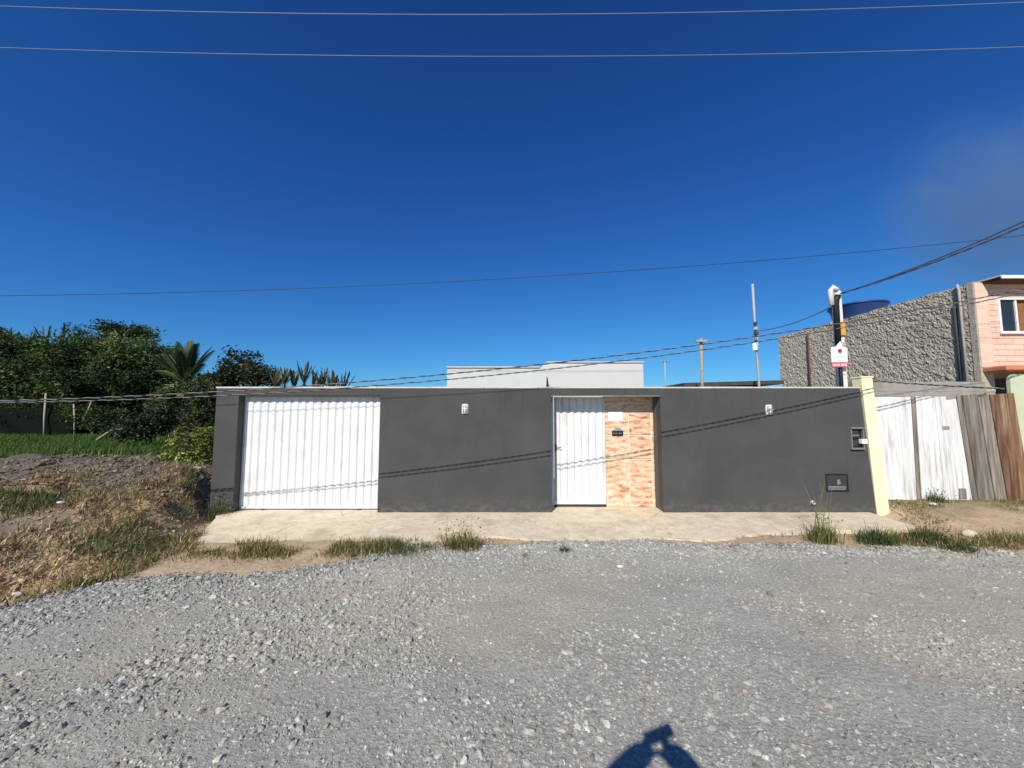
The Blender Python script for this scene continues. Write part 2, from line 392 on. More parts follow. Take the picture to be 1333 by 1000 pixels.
def ground_tint(x, y):
    c = np.tile(COL['sand'], (len(x), 1))
    n = fbm(x * .9 + 3, y * .9); n2 = fbm(x * 3 + 30, y * 3)
    c = mixc(c, COL['tan'], sstep(.4, .65, n2))
    bank = (1 - sstep(-.5, 0, x - bank_x(y))) * sstep(3.0, 3.5, y)
    c = mixc(c, mixc(np.tile(COL['straw'], (len(x), 1)), COL['soil'], sstep(.36, .58, n + .07 * (y - 5.2))), bank)
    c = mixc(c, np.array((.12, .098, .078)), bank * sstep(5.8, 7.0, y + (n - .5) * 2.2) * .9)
    c = mixc(c, COL['green'], sstep(9.5, 11, y))
    g = sstep(6.8, 7.2, x) * sstep(6.2, 7.0, y + (n2 - .5) * 1.2)
    c = mixc(c, np.array((.17, .16, .07)), g * .7)
    return c * (.9 + .2 * n2)[:, None]
ground = grid('ground', axis([(-2500, -60, 8), (-60, -16, 30), (-16, 14, 260), (14, 60, 20), (60, 2500, 8)]),
              axis([(-300, -8, 8), (-8, 2, 20), (2, 12, 110), (12, 40, 60), (40, 3500, 14)]), H, M['soil'], ground_tint)
tag(ground, kind='structure', label='sandy and grassy ground around the walled lot')
def road_tint(x, y):
    n = fbm(x * .45 + 12, y * .8 + 4); n2 = fbm(x * 2.2, y * 2.6 + 20)
    w = sstep(.42, .62, n + .10 * np.clip((x + 1) / 4, -1, 1) * (y < 4))
    c = mixc(np.tile(COL['grey'], (len(x), 1)), COL['warm'], w)
    return c * (.91 + .18 * n2)[:, None]
road = grid('gravel_road', axis([(-60, -10, 50), (-10, 10, 330), (10, 60, 50)]), axis([(-9, 1, 40), (1, 6, 110)]),
            lambda x, y: H(x, y) + .014 - .03 * sstep(-.25, .1, y - road_edge(x)), M['road'], road_tint, keep=lambda x, y: y < road_edge(x) + .1)
tag(road, kind='structure', label='grey gravel road in front of the wall')

# pavement slab in front of the wall
def pavement():
    front = [(286, 671), (262, 698), (246, 716), (330, 714), (430, 713), (520, 709), (600, 703), (650, 700), (760, 702), (900, 703), (1000, 697), (1060, 694), (1120, 692), (1165, 690), (1196, 689)]
    pts = [G(px, py, 0.0) for px, py in front]
    fx = [p.x for p in pts]; fy = [p.y for p in pts]
    xs = np.linspace(fx[0], fx[-1], 150)
    v = []; f = []
    for i, x in enumerate(xs):
        y0 = float(np.interp(x, fx, fy)) + (float(fbm(np.array(x * 2.3), np.array(1.7))) - .5) * .34 + (float(fbm(np.array(x * 9.0), np.array(4.4))) - .5) * .10
        ymax = 7.32 if x < 6.38 else max(y0 + .12, 6.72 - 1.5 * (x - 6.38))
        if x < -4.95: ymax = 6.70
        for j in range(9):
            y = y0 + (ymax - y0) * j / 8
            z = .05 - .055 * (6.7 - min(y, 6.7)) / 1.4 + (float(fbm(np.array(x * 1.5), np.array(y * 1.5))) - .5) * .012
            v.append((x, y, z))
        v.append((x, y0 + .01, -.12))
    for i in range(len(xs) - 1):
        a = i * 10; b = a + 10
        for j in range(8): f.append((a + j, b + j, b + j + 1, a + j + 1))
        f.append((a + 9, b + 9, b, a))
    me = bpy.data.meshes.new('pavement'); me.from_pydata(v, [], f); me.update()
    return tag(link('pavement', me, M['concrete']), kind='structure', label='pale worn concrete pavement along the foot of the grey wall')
pavement()

# gravel: real stones, coloured one by one
def stones(name, xy, size, tint, label, icosa=False, zf=H, lift=.012):
    n = len(xy)
    if icosa:
        bm = bmesh.new(); bmesh.ops.create_icosphere(bm, subdivisions=1, radius=1)
        pv = np.array([v.co[:] for v in bm.verts]); pf = np.array([[v.index for v in f.verts] for f in bm.faces]); bm.free()
    else:
        pv = np.array([(1, 0, 0), (-1, 0, 0), (0, 1, 0), (0, -1, 0), (0, 0, 1), (0, 0, -1.)])
        pf = np.array([(0, 2, 4), (2, 1, 4), (1, 3, 4), (3, 0, 4), (2, 0, 5), (1, 2, 5), (3, 1, 5), (0, 3, 5)])
    k = len(pv)
    v = pv[None] * (1 + rng.uniform(-.32, .32, (n, k, 1)))
    v = v * (size[:, None] * rng.uniform([.75, .75, .45], [1.3, 1.1, .85], (n, 3)))[:, None, :]
    a = rng.uniform(0, 6.283, n); t = rng.uniform(-.6, .6, n)
    ca, sa, ct, st = np.cos(a), np.sin(a), np.cos(t), np.sin(t)
    x, y, z = v[..., 0], v[..., 1], v[..., 2]
    y, z = y * ct[:, None] - z * st[:, None], y * st[:, None] + z * ct[:, None]
    x, y = x * ca[:, None] - y * sa[:, None], x * sa[:, None] + y * ca[:, None]
    v = np.stack([x + xy[:, :1], y + xy[:, 1:], z + (zf(xy[:, 0], xy[:, 1]) + lift + size * .10)[:, None]], -1).reshape(-1, 3)
    f = (pf[None] + (np.arange(n) * k)[:, None, None]).reshape(-1, 3)
    o = np_mesh(name, v, f, M['stone'], tint=np.repeat(tint, k, 0))
    return tag(o, label, kind='stuff')
def scatter(n, y0, y1, margin=1.12):
    y = np.sqrt(rng.uniform(y0 ** 2, y1 ** 2, n)); x = rng.uniform(-1, 1, n) * 1.38 * margin * y
    return np.stack([x, y], -1)
def stone_tint(xy):
    n = len(xy)
    base = road_tint(xy[:, 0], xy[:, 1])
    cool = np.array((.33, .334, .305)); c = mixc(base, cool, rng.uniform(.2, .9, n))
    c = c * rng.lognormal(-.05, .22, n)[:, None]
    odd = rng.random(n); c[odd < .022] = np.array((.45, .36, .29)) * rng.uniform(.7, 1.2, ((odd < .022).sum(), 1))
    c[odd > .988] = np.array((.58, .56, .52)) * rng.uniform(.8, 1.15, ((odd > .988).sum(), 1))
    return np.clip(c, .03, .8)
def gravel():
    xy = scatter(230000, 1.6, 5.6)
    e = road_edge(xy[:, 0])
    dens = sstep(.34, .60, fbm(xy[:, 0] * .9 + 9, xy[:, 1] * 1.3)) * .6 + .36
    heap = sstep(1.5, .2, e - xy[:, 1]) * (1 - .65 * sstep(1, 4, xy[:, 0]) * (xy[:, 1] < 4.8)) 
    left = 1 - sstep(-2.5, 1.5, xy[:, 0])
    dens = np.clip(np.maximum(dens * (.55 + .45 * left), heap * .95), 0, 1) * (1 - sstep(-.06, .14, xy[:, 1] - e))
    keep = rng.random(len(xy)) < dens
    xy = xy[keep]; d = dens[keep]
    size = rng.lognormal(math.log(.0073), .42, len(xy)) * (.8 + .6 * d)
    big = size > .019
    stones('gravel', xy[~big], size[~big], stone_tint(xy[~big]), 'loose grey crushed gravel lying on the road')
    n = 2600                                               # chips kicked up onto the pavement
    sx_ = rng.uniform(-3.8, 6.2, n); sy_ = np.interp(sx_, [-4.3, -1, 0, 4.5, 6.6], [5.1, 5.3, 5.45, 5.6, 5.6]) + np.abs(rng.normal(0, .22, n))
    sxy = np.stack([sx_, np.minimum(sy_, 6.6)], -1)
    stones('stray_chips', sxy, rng.lognormal(math.log(.006), .4, n), stone_tint(sxy), 'stray gravel chips scattered on the pavement', zf=lambda x, y: .047 - .055 * (6.7 - y) / 1.4, lift=0)
    stones('coarse_gravel', xy[big], np.clip(size[big], 0, .034), stone_tint(xy[big]), 'coarser grey gravel stones lying among the fine gravel', True)
gravel()

# ------------------------------------------------------------------ the walled lot: perimeter wall
WY = 6.7                                                   # front face of the wall
WX0, GX0, GX1, EX0, EX1, WX1T, WX1B = -5.333, -4.92, -2.374, .706, 2.672, 6.285, 6.43
ZT, ZL, NB = 2.235, 2.115, 7.07                            # wall top, lintel soffit, back of the entrance niche
GD = WY + .14
wall = empty('perimeter_wall', (0, WY, 0), 'long charcoal grey plastered street wall with pale coping, garage and door openings', 'wall')
def wob(o, amp=.004):                                      # hand-finished edges: slightly uneven
    for v in o.data.vertices:
        n = float(fbm(np.array(v.co.x * 1.3 + v.co.z), np.array(v.co.z * 1.7 + 4))) - .5
        v.co.z += n * amp * 2
    return o
MB().box(WX0, GX0, WY, WY + .2, -.1, ZT).build('wall_panel', M['grey_plaster'], wall, .006)
MB().box(GX1, EX0, WY, WY + .2, -.1, ZT).build('wall_panel', M['grey_plaster'], wall, .006)
MB().hexa([(EX1, WY, -.1), (WX1B, WY, -.1), (WX1B, WY + .2, -.1), (EX1, WY + .2, -.1)], [(EX1, WY, ZT), (WX1T, WY, ZT), (WX1T, WY + .2, ZT), (EX1, WY + .2, ZT)]).build('wall_panel', M['grey_plaster'], wall, .006)
MB().box(GX0, GX1, WY + .002, WY + .2, ZL, ZT).build('lintel', M['grey_plaster'], wall)
MB().box(EX0, EX1, WY + .002, NB + .2, ZL, ZT - .003).build('lintel', M['grey_plaster'], wall)
MB().box(EX0 - .18, EX0, WY + .2, NB + .2, -.1, ZT - .006).build('niche_side', M['niche_grey'], wall)
MB().box(EX1, EX1 + .18, WY + .2, NB + .2, -.1, ZT - .006).build('niche_side', M['niche_grey'], wall)
# pale soffit edge over the entrance
MB().box(EX0 + .002, EX1 - .002, WY + .012, WY + .06, ZL - .022, ZL - .001).build('soffit_edge', M['raw_concrete'], wall)
MB().box(GX0 + .002, GX1 - .002, WY + .03, WY + .05, ZL - .012, ZL - .001).build('soffit_edge', M['raw_concrete'], wall)
# coping in cast lengths
xs = np.linspace(WX0 - .01, WX1T, 13)
for a, b in zip(xs[:-1], xs[1:]):
    o = MB().box(a + .002, b - .002, WY - .012, WY + .215, ZT, ZT + .032 + random.uniform(-.004, .006)).build('coping', M['coping'], wall, .004)
# tiled back of the niche: 45 cm tiles with open joints on a mortar bed
TX0, TX1 = 1.765, EX1
back = MB().box(TX0, TX1, NB + .012, NB + .15, -.1, ZL).build('tiled_panel', M['grout'], wall)
tw = .452
tile_me = {}
joints_x = [TX0 - .01, 2.205, 2.63, 2.71]
joints_z = [.045, .475, .927, 1.379, 1.831, 2.12]
for i in range(len(joints_x) - 1):
    for k in range(len(joints_z) - 1):
        x0, x1 = joints_x[i] + .011, min(joints_x[i + 1] - .011, TX1 - .001)
        z0, z1 = joints_z[k] + .011, min(joints_z[k + 1] - .011, ZL - .001)
        key = (i, k)
        o = MB().box(x0, x1, NB, NB + .0125, z0, z1).build('tile', M['stone_tile'], back, .002)

# ------------------------------------------------------------------ doors
def slat_mesh(w, z0, z1, d, name):                         # one pressed rib of a trapezoidal steel sheet
    prof = [(0, 0), (.10 * w, 0), (.24 * w, -d * .8), (.34 * w, -d), (.66 * w, -d), (.76 * w, -d * .8), (.90 * w, 0), (w, 0)]
    v = []; f = []
    for x, y in prof: v += [(x, y, z0), (x, y, z1)]
    n = len(prof)
    for x, y in prof: v += [(x, y + .004, z0), (x, y + .004, z1)]
    for i in range(n - 1):
        f.append((2 * i, 2 * i + 2, 2 * i + 3, 2 * i + 1))
        f.append((2 * n + 2 * i + 1, 2 * n + 2 * i + 3, 2 * n + 2 * i + 2, 2 * n + 2 * i))
        f.append((2 * i + 1, 2 * i + 3, 2 * n + 2 * i + 3, 2 * n + 2 * i + 1))
        f.append((2 * i + 2, 2 * i, 2 * n + 2 * i, 2 * n + 2 * i + 2))
    me = bpy.data.meshes.new(name); me.from_pydata(v, [], f); me.update(); me.materials.append(M['white_metal'])
    return me
gate = empty('garage_door', ((GX0 + GX1) / 2, GD, .05), 'wide white ribbed steel garage door left of the entrance', 'garage door')
ng = 18; gx0, gx1 = GX0 + .045, GX1 - .012; w = (gx1 - gx0) / ng
sm = slat_mesh(w, .115, ZL - .03, .022, 'slat')
for i in range(ng):
    o = link('slat', sm, None, gate); o.location = (gx0 + i * w, GD + .03 + random.uniform(-.002, .002), 0)
    o.rotation_euler = (0, 0, random.uniform(-.006, .006))
MB().box(gx0 - .02, gx1 + .01, GD + .005, GD + .045, .075, .114).build('bottom_rail', M['white_metal'], gate, .004)
MB().box(gx0 - .044, gx0 - .002, GD + .01, GD + .06, .06, ZL - .002).build('door_frame', M['white_metal'], gate, .004)
MB().box(gx0, gx1, GD + .036, GD + .06, ZL - .05, ZL - .002).build('top_rail', M['white_metal'], gate, .003)
for x in (gx0 + .35, gx1 - .4):
    MB().box(x, x + .06, GD + .005, GD + .03, .05, .075).build('roller', M['dark_metal'], gate)

door = empty('entrance_door', (1.23, NB, .05), 'narrow white ribbed steel entrance door beside the orange stone tiles', 'door')
dx0, dx1 = EX0 + .075, 1.755; nd = 7; w = (dx1 - dx0 - .03) / nd
sm = slat_mesh(w, .17, ZL - .02, .024, 'slat')
for i in range(nd):
    o = link('slat', sm, None, door); o.location = (dx0 + .015 + i * w, NB + .016, 0)
MB().box(EX0 + .003, dx0, NB - .02, NB + .05, .045, ZL - .003).build('door_frame', M['white_metal'], door, .003)
MB().box(dx0, dx1, NB - .008, NB + .03, .10, .169).build('bottom_rail', M['white_metal'], door, .004)
MB().box(dx1 - .015, dx1, NB - .008, NB + .03, .17, ZL - .02).build('side_rail', M['white_metal'], door, .002)
h = MB().box(dx0 + .03, dx0 + .065, NB - .014, NB - .002, 1.08, 1.2).build('lock_plate', M['grey_box'], door, .002)
MB().tube([(dx0 + .047, NB - .014, 1.155), (dx0 + .047, NB - .05, 1.155), (dx0 + .14, NB - .05, 1.15)], .009).build('handle', M['grey_box'], h)
MB().box(dx0, dx1, NB + .0, NB + .03, .046, .09).build('threshold', M['dark_metal'], door)

# ------------------------------------------------------------------ small things on the wall
def bulkhead(px, py, label):
    c = P(px, py, WY)
    t = empty('wall_lamp', c, label, 'lamp', 'bulkhead lamps on the street wall')
    def oval(rx, rz, y0, y1, e=5.0, n=32):
        pts = []
        for k in range(n):
            a = 2 * math.pi * k / n; ca, sa = math.cos(a), math.sin(a)
            pts.append((c.x + rx * math.copysign(abs(ca) ** (2 / e), ca), c.z + rz * math.copysign(abs(sa) ** (2 / e), sa)))
        return MB().prism(pts, y0, y1)
    oval(.058, .09, WY - .022, WY + .004).build('lamp_base', M['white_plastic'], t, .004)
    d = oval(.044, .074, WY - .045, WY - .02).build('diffuser', M['opal'], t, .012, True, 3)
    g = oval(.05, .006, WY - .052, WY - .042).build('guard_bar', M['white_plastic'], t, .002)
    g = oval(.006, .08, WY - .053, WY - .0425).build('guard_bar', M['white_plastic'], t, .002)
    return t
bulkhead(605.5, 532.5, 'white oval bulkhead lamp on the grey wall between garage and entrance')
bulkhead(1000.5, 533.5, 'white oval bulkhead lamp on the grey wall right of the entrance')

# electricity meter box, open black front with a white breaker
a, b = P(1104, 556, WY), P(1124, 585, WY)
t = empty('electricity_meter_box', ((a.x + b.x) / 2, WY, b.z), 'grey electricity meter box with open black front on right end of wall', 'meter box')
x0, x1, z0, z1 = a.x, b.x - .01, b.z, a.z
bm = MB()
bm.box(x0, x1, WY - .05, WY - .03, z0, z0 + .03); bm.box(x0, x0 + .02, WY - .05, WY + .01, z0 + .03, z1 - .03)
bm.box(x1 - .02, x1, WY - .05, WY + .01, z0 + .03, z1 - .03); bm.box(x0, x1, WY - .07, WY + .01, z1 - .03, z1); bm.box(x0, x1, WY - .03, WY + .01, z0, z0 + .03)
bm.build('box_frame', M['grey_box'], t)
MB().box(x0 + .02, x1 - .02, WY - .012, WY + .004, z0 + .03, z1 - .03).build('back_plate', M['black_plastic'], t)
MB().box(x0 + .03, x0 + .14, WY - .044, WY - .012, z0 + .2, z0 + .33).build('meter_body', M['dark_metal'], t, .01)
MB().box(x0 + .03, x0 + .15, WY - .05, WY - .012, z0 + .235, z0 + .26).build('meter_label', M['grey_box'], t, .003)
MB().box(x0 + .04, x0 + .13, WY - .03, WY - .012, z0 + .05, z0 + .17).build('terminal_cover', M['dark_metal'], t, .008)
MB().box(x0 + .155, x0 + .255, WY - .085, WY - .012, z0 + .10, z0 + .185).build('breaker', M['white_plastic'], t, .006)

# water meter box sunk in the wall low down, black frame, lid with a raised band
a, b = P(1074, 617, WY), P(1104.5, 640, WY)
t = empty('water_meter_box', ((a.x + b.x) / 2, WY, b.z), 'flat black water meter box lid low on the right of the wall', 'meter box')
x0, x1, z0, z1 = a.x, b.x, b.z, a.z
bm = MB(); bm.box(x0, x1, WY - .012, WY + .01, z0, z0 + .016); bm.box(x0, x1, WY - .012, WY + .01, z1 - .02, z1)
bm.box(x0, x0 + .02, WY - .012, WY + .01, z0 + .016, z1 - .02); bm.box(x1 - .02, x1, WY - .012, WY + .01, z0 + .016, z1 - .02)
bm.build('frame', M['black_plastic'], t)
lid = MB().box(x0 + .02, x1 - .02, WY - .003, WY + .008, z0 + .016, z1 - .02).build('lid', M['dark_metal'], t)
MB().box(x0 + .04, x1 - .05, WY - .011, WY - .003, z0 + .03, z0 + .095).build('raised_band', M['grey_box'], lid, .004)
bm = MB()
for i in range(9): bm.box(x0 + .055 + i * .032, x0 + .055 + i * .032 + (.012 if i % 3 else .02), WY - .014, WY - .0115, z0 + .052, z0 + .073)
bm.build('embossing', M['dark_metal'], lid)
MB().prism([(x0 + .2, z0 + .12), (x0 + .27, z0 + .13), (x0 + .24, z0 + .22), (x0 + .2, z0 + .2)], WY - .008, WY - .003).build('finger_latch', M['grey_box'], lid)
c = P(1058 + 1, 653.5, WY)
# drain stub and notice, number plate
c = P(1057, 654, WY)
t = empty('drain_pipe', (c.x, WY, .1), 'short white drain pipe stub at the foot of the right wall', 'pipe')
bm = MB(); ring = []
bm.tube([(c.x, WY + .02, c.z), (c.x, WY - .05, c.z)], .03, 14, False); bm.tube([(c.x, WY - .05, c.z), (c.x, WY + .02, c.z)], .025, 14, False)
bm.build('pipe_stub', M['white_plastic'], t, smooth=True)
MB().tube([(c.x, WY - .012, c.z), (c.x, WY - .004, c.z)], .0249, 14).build('pipe_mouth', M['black_plastic'], t)

a, b = P(791.5, 535, NB), P(811, 548.5, NB)
t = empty('notice_sheet', ((a.x + b.x) / 2, NB, b.z), 'blank white notice fixed high on the orange stone tiles', 'sign')
MB().box(a.x, b.x, NB - .007, NB - .001, b.z, a.z).build('sheet', M['sign_white'], t, .002)
for x in (a.x + .02, b.x - .02): MB().tube([(x, NB - .010, a.z - .02), (x, NB - .006, a.z - .02)], .006, 8).build('screw', M['grey_box'], t)
a, b = P(796.5, 558, NB), P(811, 567.5, NB)
t = empty('house_number_plate', ((a.x + b.x) / 2, NB, b.z), 'small dark house number plate with gabled top on the stone tiles', 'number plate')
xm = (a.x + b.x) / 2; zr = a.z - .045
MB().prism([(a.x, b.z), (b.x, b.z), (b.x, zr), (a.x, zr)], NB - .016, NB - .001).build('plate', M['black_plastic'], t, .002)
MB().prism([(a.x - .012, zr + .001), (b.x + .012, zr + .001), (xm + .03, a.z), (xm - .03, a.z)], NB - .018, NB - .001).build('gable', M['number_blue'], t, .002)
for i, dx in enumerate((-.065, -.022, .03, .062)):
    MB().box(xm + dx - .012, xm + dx + .012, NB - .019, NB - .0165, b.z + .035, b.z + .06).build('digit', M['grey_box'], t)

# ------------------------------------------------------------------ white house behind the wall
HY = 9.5
hs_ = empty('white_house', (.8, HY, .1), 'low white rendered house rising behind the middle of the grey wall', 'house')
xa, xb, xm = P(582, 480, HY).x, P(837, 472, HY).x, P(703, 480, HY).x
za, zb = P(582, 479, HY).z, P(837, 472.5, HY).z
MB().prism([(xa, 0), (xm, 0), (xm, za), (xa, za)], HY + .003, 16).build('wall', M['house_white'], hs_)
MB().prism([(xm, 0), (xb, 0), (xb, zb), (xm + .16, zb), (xm, za)], HY, 16.2).build('wall', M['house_white'], hs_)
MB().box(xa - .02, xm - .01, HY - .03, 16.02, za, za + .035).build('parapet_cap', M['coping'], hs_, .004)
MB().box(xm + .17, xb + .02, HY - .03, 16.22, zb, zb + .035).build('parapet_cap', M['coping'], hs_, .004)
# black pointed finial standing on the wall behind the coping
c = P(714, 502, WY + .32)
t = empty('black_spike', (c.x, WY + .32, ZT), 'small black pointed spike sticking up behind the coping above the entrance', 'spike')
MB().add([(c.x - .05, c.y - .03, c.z - .3), (c.x + .06, c.y - .03, c.z - .3), (c.x + .06, c.y + .03, c.z - .3), (c.x - .05, c.y + .03, c.z - .3), (c.x - .035, c.y, c.z + .17), (c.x - .02, c.y, c.z + .165)],
         [(0, 1, 5, 4), (1, 2, 5), (2, 3, 4, 5), (3, 0, 4), (3, 2, 1, 0)]).build('spike', M['black_plastic'], t)

# ------------------------------------------------------------------ right: cream post, white board gate, plank fence
def board(tl, tr, br, bl, name, mat, parent, thick=.022, cut=0, bevel=.003):
    """a board given by its four face corners (left/right, top/bottom), thickness away from the viewer"""
    th = Vector((0, thick, 0))
    tl, tr, br, bl = map(Vector, (tl, tr, br, bl))
    return MB().hexa([bl, br, br + th, bl + th], [tl, tr, tr + th, tl + th]).build(name, mat, parent, bevel)
def fence_run(parent, tlpx, trpx, brpx, blpx, Y, n, mat, name='plank', gap=.006, jit=.02, ymix=.006):
    tl, tr, br, bl = P(*tlpx, Y), P(*trpx, Y), P(*brpx, Y), P(*blpx, Y)
    cuts = [0] + sorted((i + random.uniform(-.18, .18)) / n for i in range(1, n)) + [1]
    for i in range(n):
        u0, u1 = cuts[i], cuts[i + 1]
        a = tl.lerp(tr, u0); b = tl.lerp(tr, u1); c = bl.lerp(br, u1); d = bl.lerp(br, u0)
        dz = random.uniform(-jit, jit); dy = random.uniform(-ymix, ymix); g = Vector((gap / 2, 0, 0)); e = Vector((0, dy, dz))
        lo = Vector((0, dy, -.12))
        board(a + g + e, b - g + e, c - g + lo, d + g + lo, name, mat, parent)
post = empty('cream_post', (6.4, WY, 0), 'cream painted leaning concrete post at the right end of the grey wall', 'post')
tl, tr = P(1121.5, 492, WY - .02), P(1136, 492, WY - .02)
bl, br = P(1142, 661, WY - .02), P(1158.5, 661, WY - .02)
o = Vector((0, .2, 0)); dn = Vector((0, 0, -.15))
MB().hexa([bl + dn, br + dn, br + dn + o, bl + dn + o], [tl, tr, tr + o, tl + o]).build('post_shaft', M['cream_paint'], post, .008)
MB().hexa([tl + Vector((-.01, -.01, .001)), tr + Vector((.01, -.01, .001)), tr + o + Vector((.01, .01, .001)), tl + o + Vector((-.01, .01, .001))],
          [tl + Vector((-.008, -.008, .03)), tr + Vector((.008, -.008, .03)), tr + o + Vector((.008, .008, .03)), tl + o + Vector((-.008, .008, .03))]).build('post_cap', M['cream_paint'], post, .004)
FY = 7.2
wf = empty('white_board_gate', (P(1200, 650, FY).x, FY, .1), 'white painted board gate with dark centre stile beside the cream post', 'gate')
fence_run(wf, (1138, 517), (1186, 517), (1194, 655), (1156, 658), FY, 6, M['white_boards'], jit=.004, gap=.004)
fence_run(wf, (1192, 516), (1231, 516.5), (1249, 653), (1200, 655), FY, 5, M['white_boards'], jit=.005, gap=.004)
fence_run(wf, (1231.5, 521), (1245, 519), (1267, 652), (1249.5, 653), FY + .01, 2, M['white_boards'], jit=.006, gap=.004)
fence_run(wf, (1186.5, 515), (1191.5, 515), (1199.5, 655), (1194.5, 655), FY + .03, 1, M['grey_wood'], 'stile')
for yy in (540, 630):
    a, b = P(1142, yy, FY + .05), P(1256, yy, FY + .05)
    MB().box(a.x, b.x, FY + .045, FY + .09, a.z - .04, a.z + .04).build('rail', M['grey_wood'], wf)
pa = P(1229, 556, FY - .01)
MB().box(pa.x - .03, pa.x + .1, FY - .012, FY - .002, pa.z - .05, pa.z + .015).build('latch_patch', M['grey_wood'], wf)
pa = P(1254, 641, FY - .01)
MB().box(pa.x - .07, pa.x + .06, FY - .012, FY - .002, pa.z - .12, pa.z + .07).build('mended_patch', M['grey_wood'], wf)
gf = empty('grey_plank_fence', (P(1280, 650, FY).x, FY, .1), 'weathered grey plank fence right of the white board gate', 'fence')
fence_run(gf, (1246, 518), (1286, 514), (1312, 652), (1268, 654), FY + .02, 6, M['grey_wood'], jit=.05, ymix=.012)
bf = empty('brown_plank_fence', (P(1320, 650, FY).x, FY, .1), 'reddish brown plank fence at the right edge below the pink house', 'fence')
fence_run(bf, (1287, 513), (1321, 512), (1346, 655), (1313, 655), FY + .03, 3, M['brown_wood'], jit=.03, ymix=.012)
BY = 7.6
bw = empty('block_wall', (P(1210, 510, BY).x, BY, .1), 'bare grey concrete wall rising behind the white board gate', 'wall')
zt = P(1200, 497, BY).z; xl, xr = P(1112, 500, BY).x, P(1283, 500, BY).x
# raw blocks, 40 x 20 cm, with recessed joints
core = MB().box(xl + .01, xr - .01, BY + .01, BY + .13, 0, zt - .012).build('mortar_core', M['dark_stain'], bw)
blk = MB().box(0, .398, 0, .14, 0, .199).mesh('block', .003)
nrow = int(zt / .2) + 1
for r in range(nrow):
    z = zt - .2 * (r + 1)
    if z < 1.2: break
    x = xl - (.2 if r % 2 else 0)
    while x < xr - .05:
        xa_, xb_ = max(x, xl), min(x + .398, xr)
        if xb_ - xa_ > .35:
            o = link('block', blk, M['raw_concrete'], bw); o.location = (xa_, BY + random.uniform(-.002, .002), z)
        elif xb_ - xa_ > .04:
            MB().box(xa_, xb_, BY, BY + .14, z, z + .199).build('block', M['raw_concrete'], bw, .003)
        x += .4
gp = empty('green_gate_pillar', (P(1335, 550, 7.5).x, 7.5, .1), 'pale green rounded wall end at the right edge beside the brown planks', 'pillar')
px0 = P(1316, 500, 7.27).x; px1 = px0 + .6; zt2 = P(1330, 487, 7.27).z
prof = [(px0, 0), (px1, 0), (px1, zt2)] + [(px0 + .14 * (1 - math.sin(a)) , zt2 - .17 * (1 - math.cos(a))) for a in np.linspace(0, math.pi / 2, 7)]
MB().prism(prof, 7.27, 7.35).build('pillar_shaft', M['pale_green'], gp, .01)
MB().box(px0 - .015, px1 + .01, 7.262, 7.36, -.05, .25).build('plinth', M['raw_concrete'], gp, .01)

# ------------------------------------------------------------------ neighbour's two-storey house (right)
NX, NY0, NY1, NZ = 11.45, 9.0, 15.75, 5.02
nh = empty('two_storey_house', (NX + 2, NY0, .1), 'two-storey house with rough grey side wall and pink tiled upper front', 'house')
# rough-cast side wall facing the lot: real lumps of thrown mortar
def rough_side():
    ys = np.linspace(NY0 + .16, NY1, 250); zs = np.linspace(0, NZ, 170)
    Yg, Zg = np.meshgrid(ys, zs)
    d = (fbm(Yg * 9, Zg * 10) - .5) * .035 + (fbm(Yg * 28 + 4, Zg * 29) - .5) * .048
    top = (fbm(Yg * 2.2, Zg * 0 + 2) - .5) * .06 * (Zg > NZ - .04)
    v = np.stack([NX - .02 - d, Yg, Zg + top], -1).reshape(-1, 3)
    nx, ny = len(ys), len(zs)
    i = (np.arange(ny - 1)[:, None] * nx + np.arange(nx - 1)[None, :]).ravel()
    f = np.stack([i, i + nx, i + nx + 1, i + 1], -1)
    o = np_mesh('side_wall', v, f, M['rough_cast'], nh)
    return o
rough_side()
MB().box(NX + .08, NX + .3, NY0 + .17, NY1 - .02, 0, NZ - .02).build('wall_core', M['raw_concrete'], nh)
MB().box(NX + .3, NX + 6, NY1 - .25, NY1 - .02, 0, NZ - .02).build('rear_wall', M['raw_concrete'], nh)
MB().box(NX - .015, NX + .3, NY0 + .01, NY0 + .16, 2.3, NZ + .02).build('corner_column', M['rough_cast'], nh, .01)
MB().box(NX + .02, NX + .3, NY0 + .02, NY0 + .15, 0, 2.298).build('corner_column', M['raw_concrete'], nh, .01)
o = MB().box(NX + .3, NX + 6, NY0 + .5, NY1 - .26, NZ - .12, NZ - .02).build('roof_deck', M['raw_concrete'], nh)
# upper front: tiled panel with a window opening
zf0, zf1 = P(1290, 478, NY0).z, P(1290, 368, NY0).z
wx0, wx1 = P(1301, 410, NY0).x, P(1347, 410, NY0).x
wz0, wz1 = P(1310, 431.5, NY0).z, P(1310, 390.5, NY0).z
fx1 = NX + 6
fr = empty_part = None
bm = MB()
bm.box(NX + .302, wx0, NY0 + .016, NY0 + .2, zf0, zf1); bm.box(wx1, fx1, NY0 + .016, NY0 + .2, zf0, zf1)
bm.box(wx0, wx1, NY0 + .016, NY0 + .2, zf0, wz0); bm.box(wx0, wx1, NY0 + .016, NY0 + .2, wz1, zf1)
MB().box(NX + .003, NX + .301, NY0 - .005, NY0 + .009, zf0, NZ - .02).build('corner_render', M['grout'], nh)
fac = bm.build('front_wall', M['grout'], nh)
th = (zf1 - zf0) / 15; tl_ = .42
full = MB().box(0, tl_ - .008, -.006, .014, 0, th - .01).mesh('facade_tile', .002); full.materials.append(M['pink_tile'])
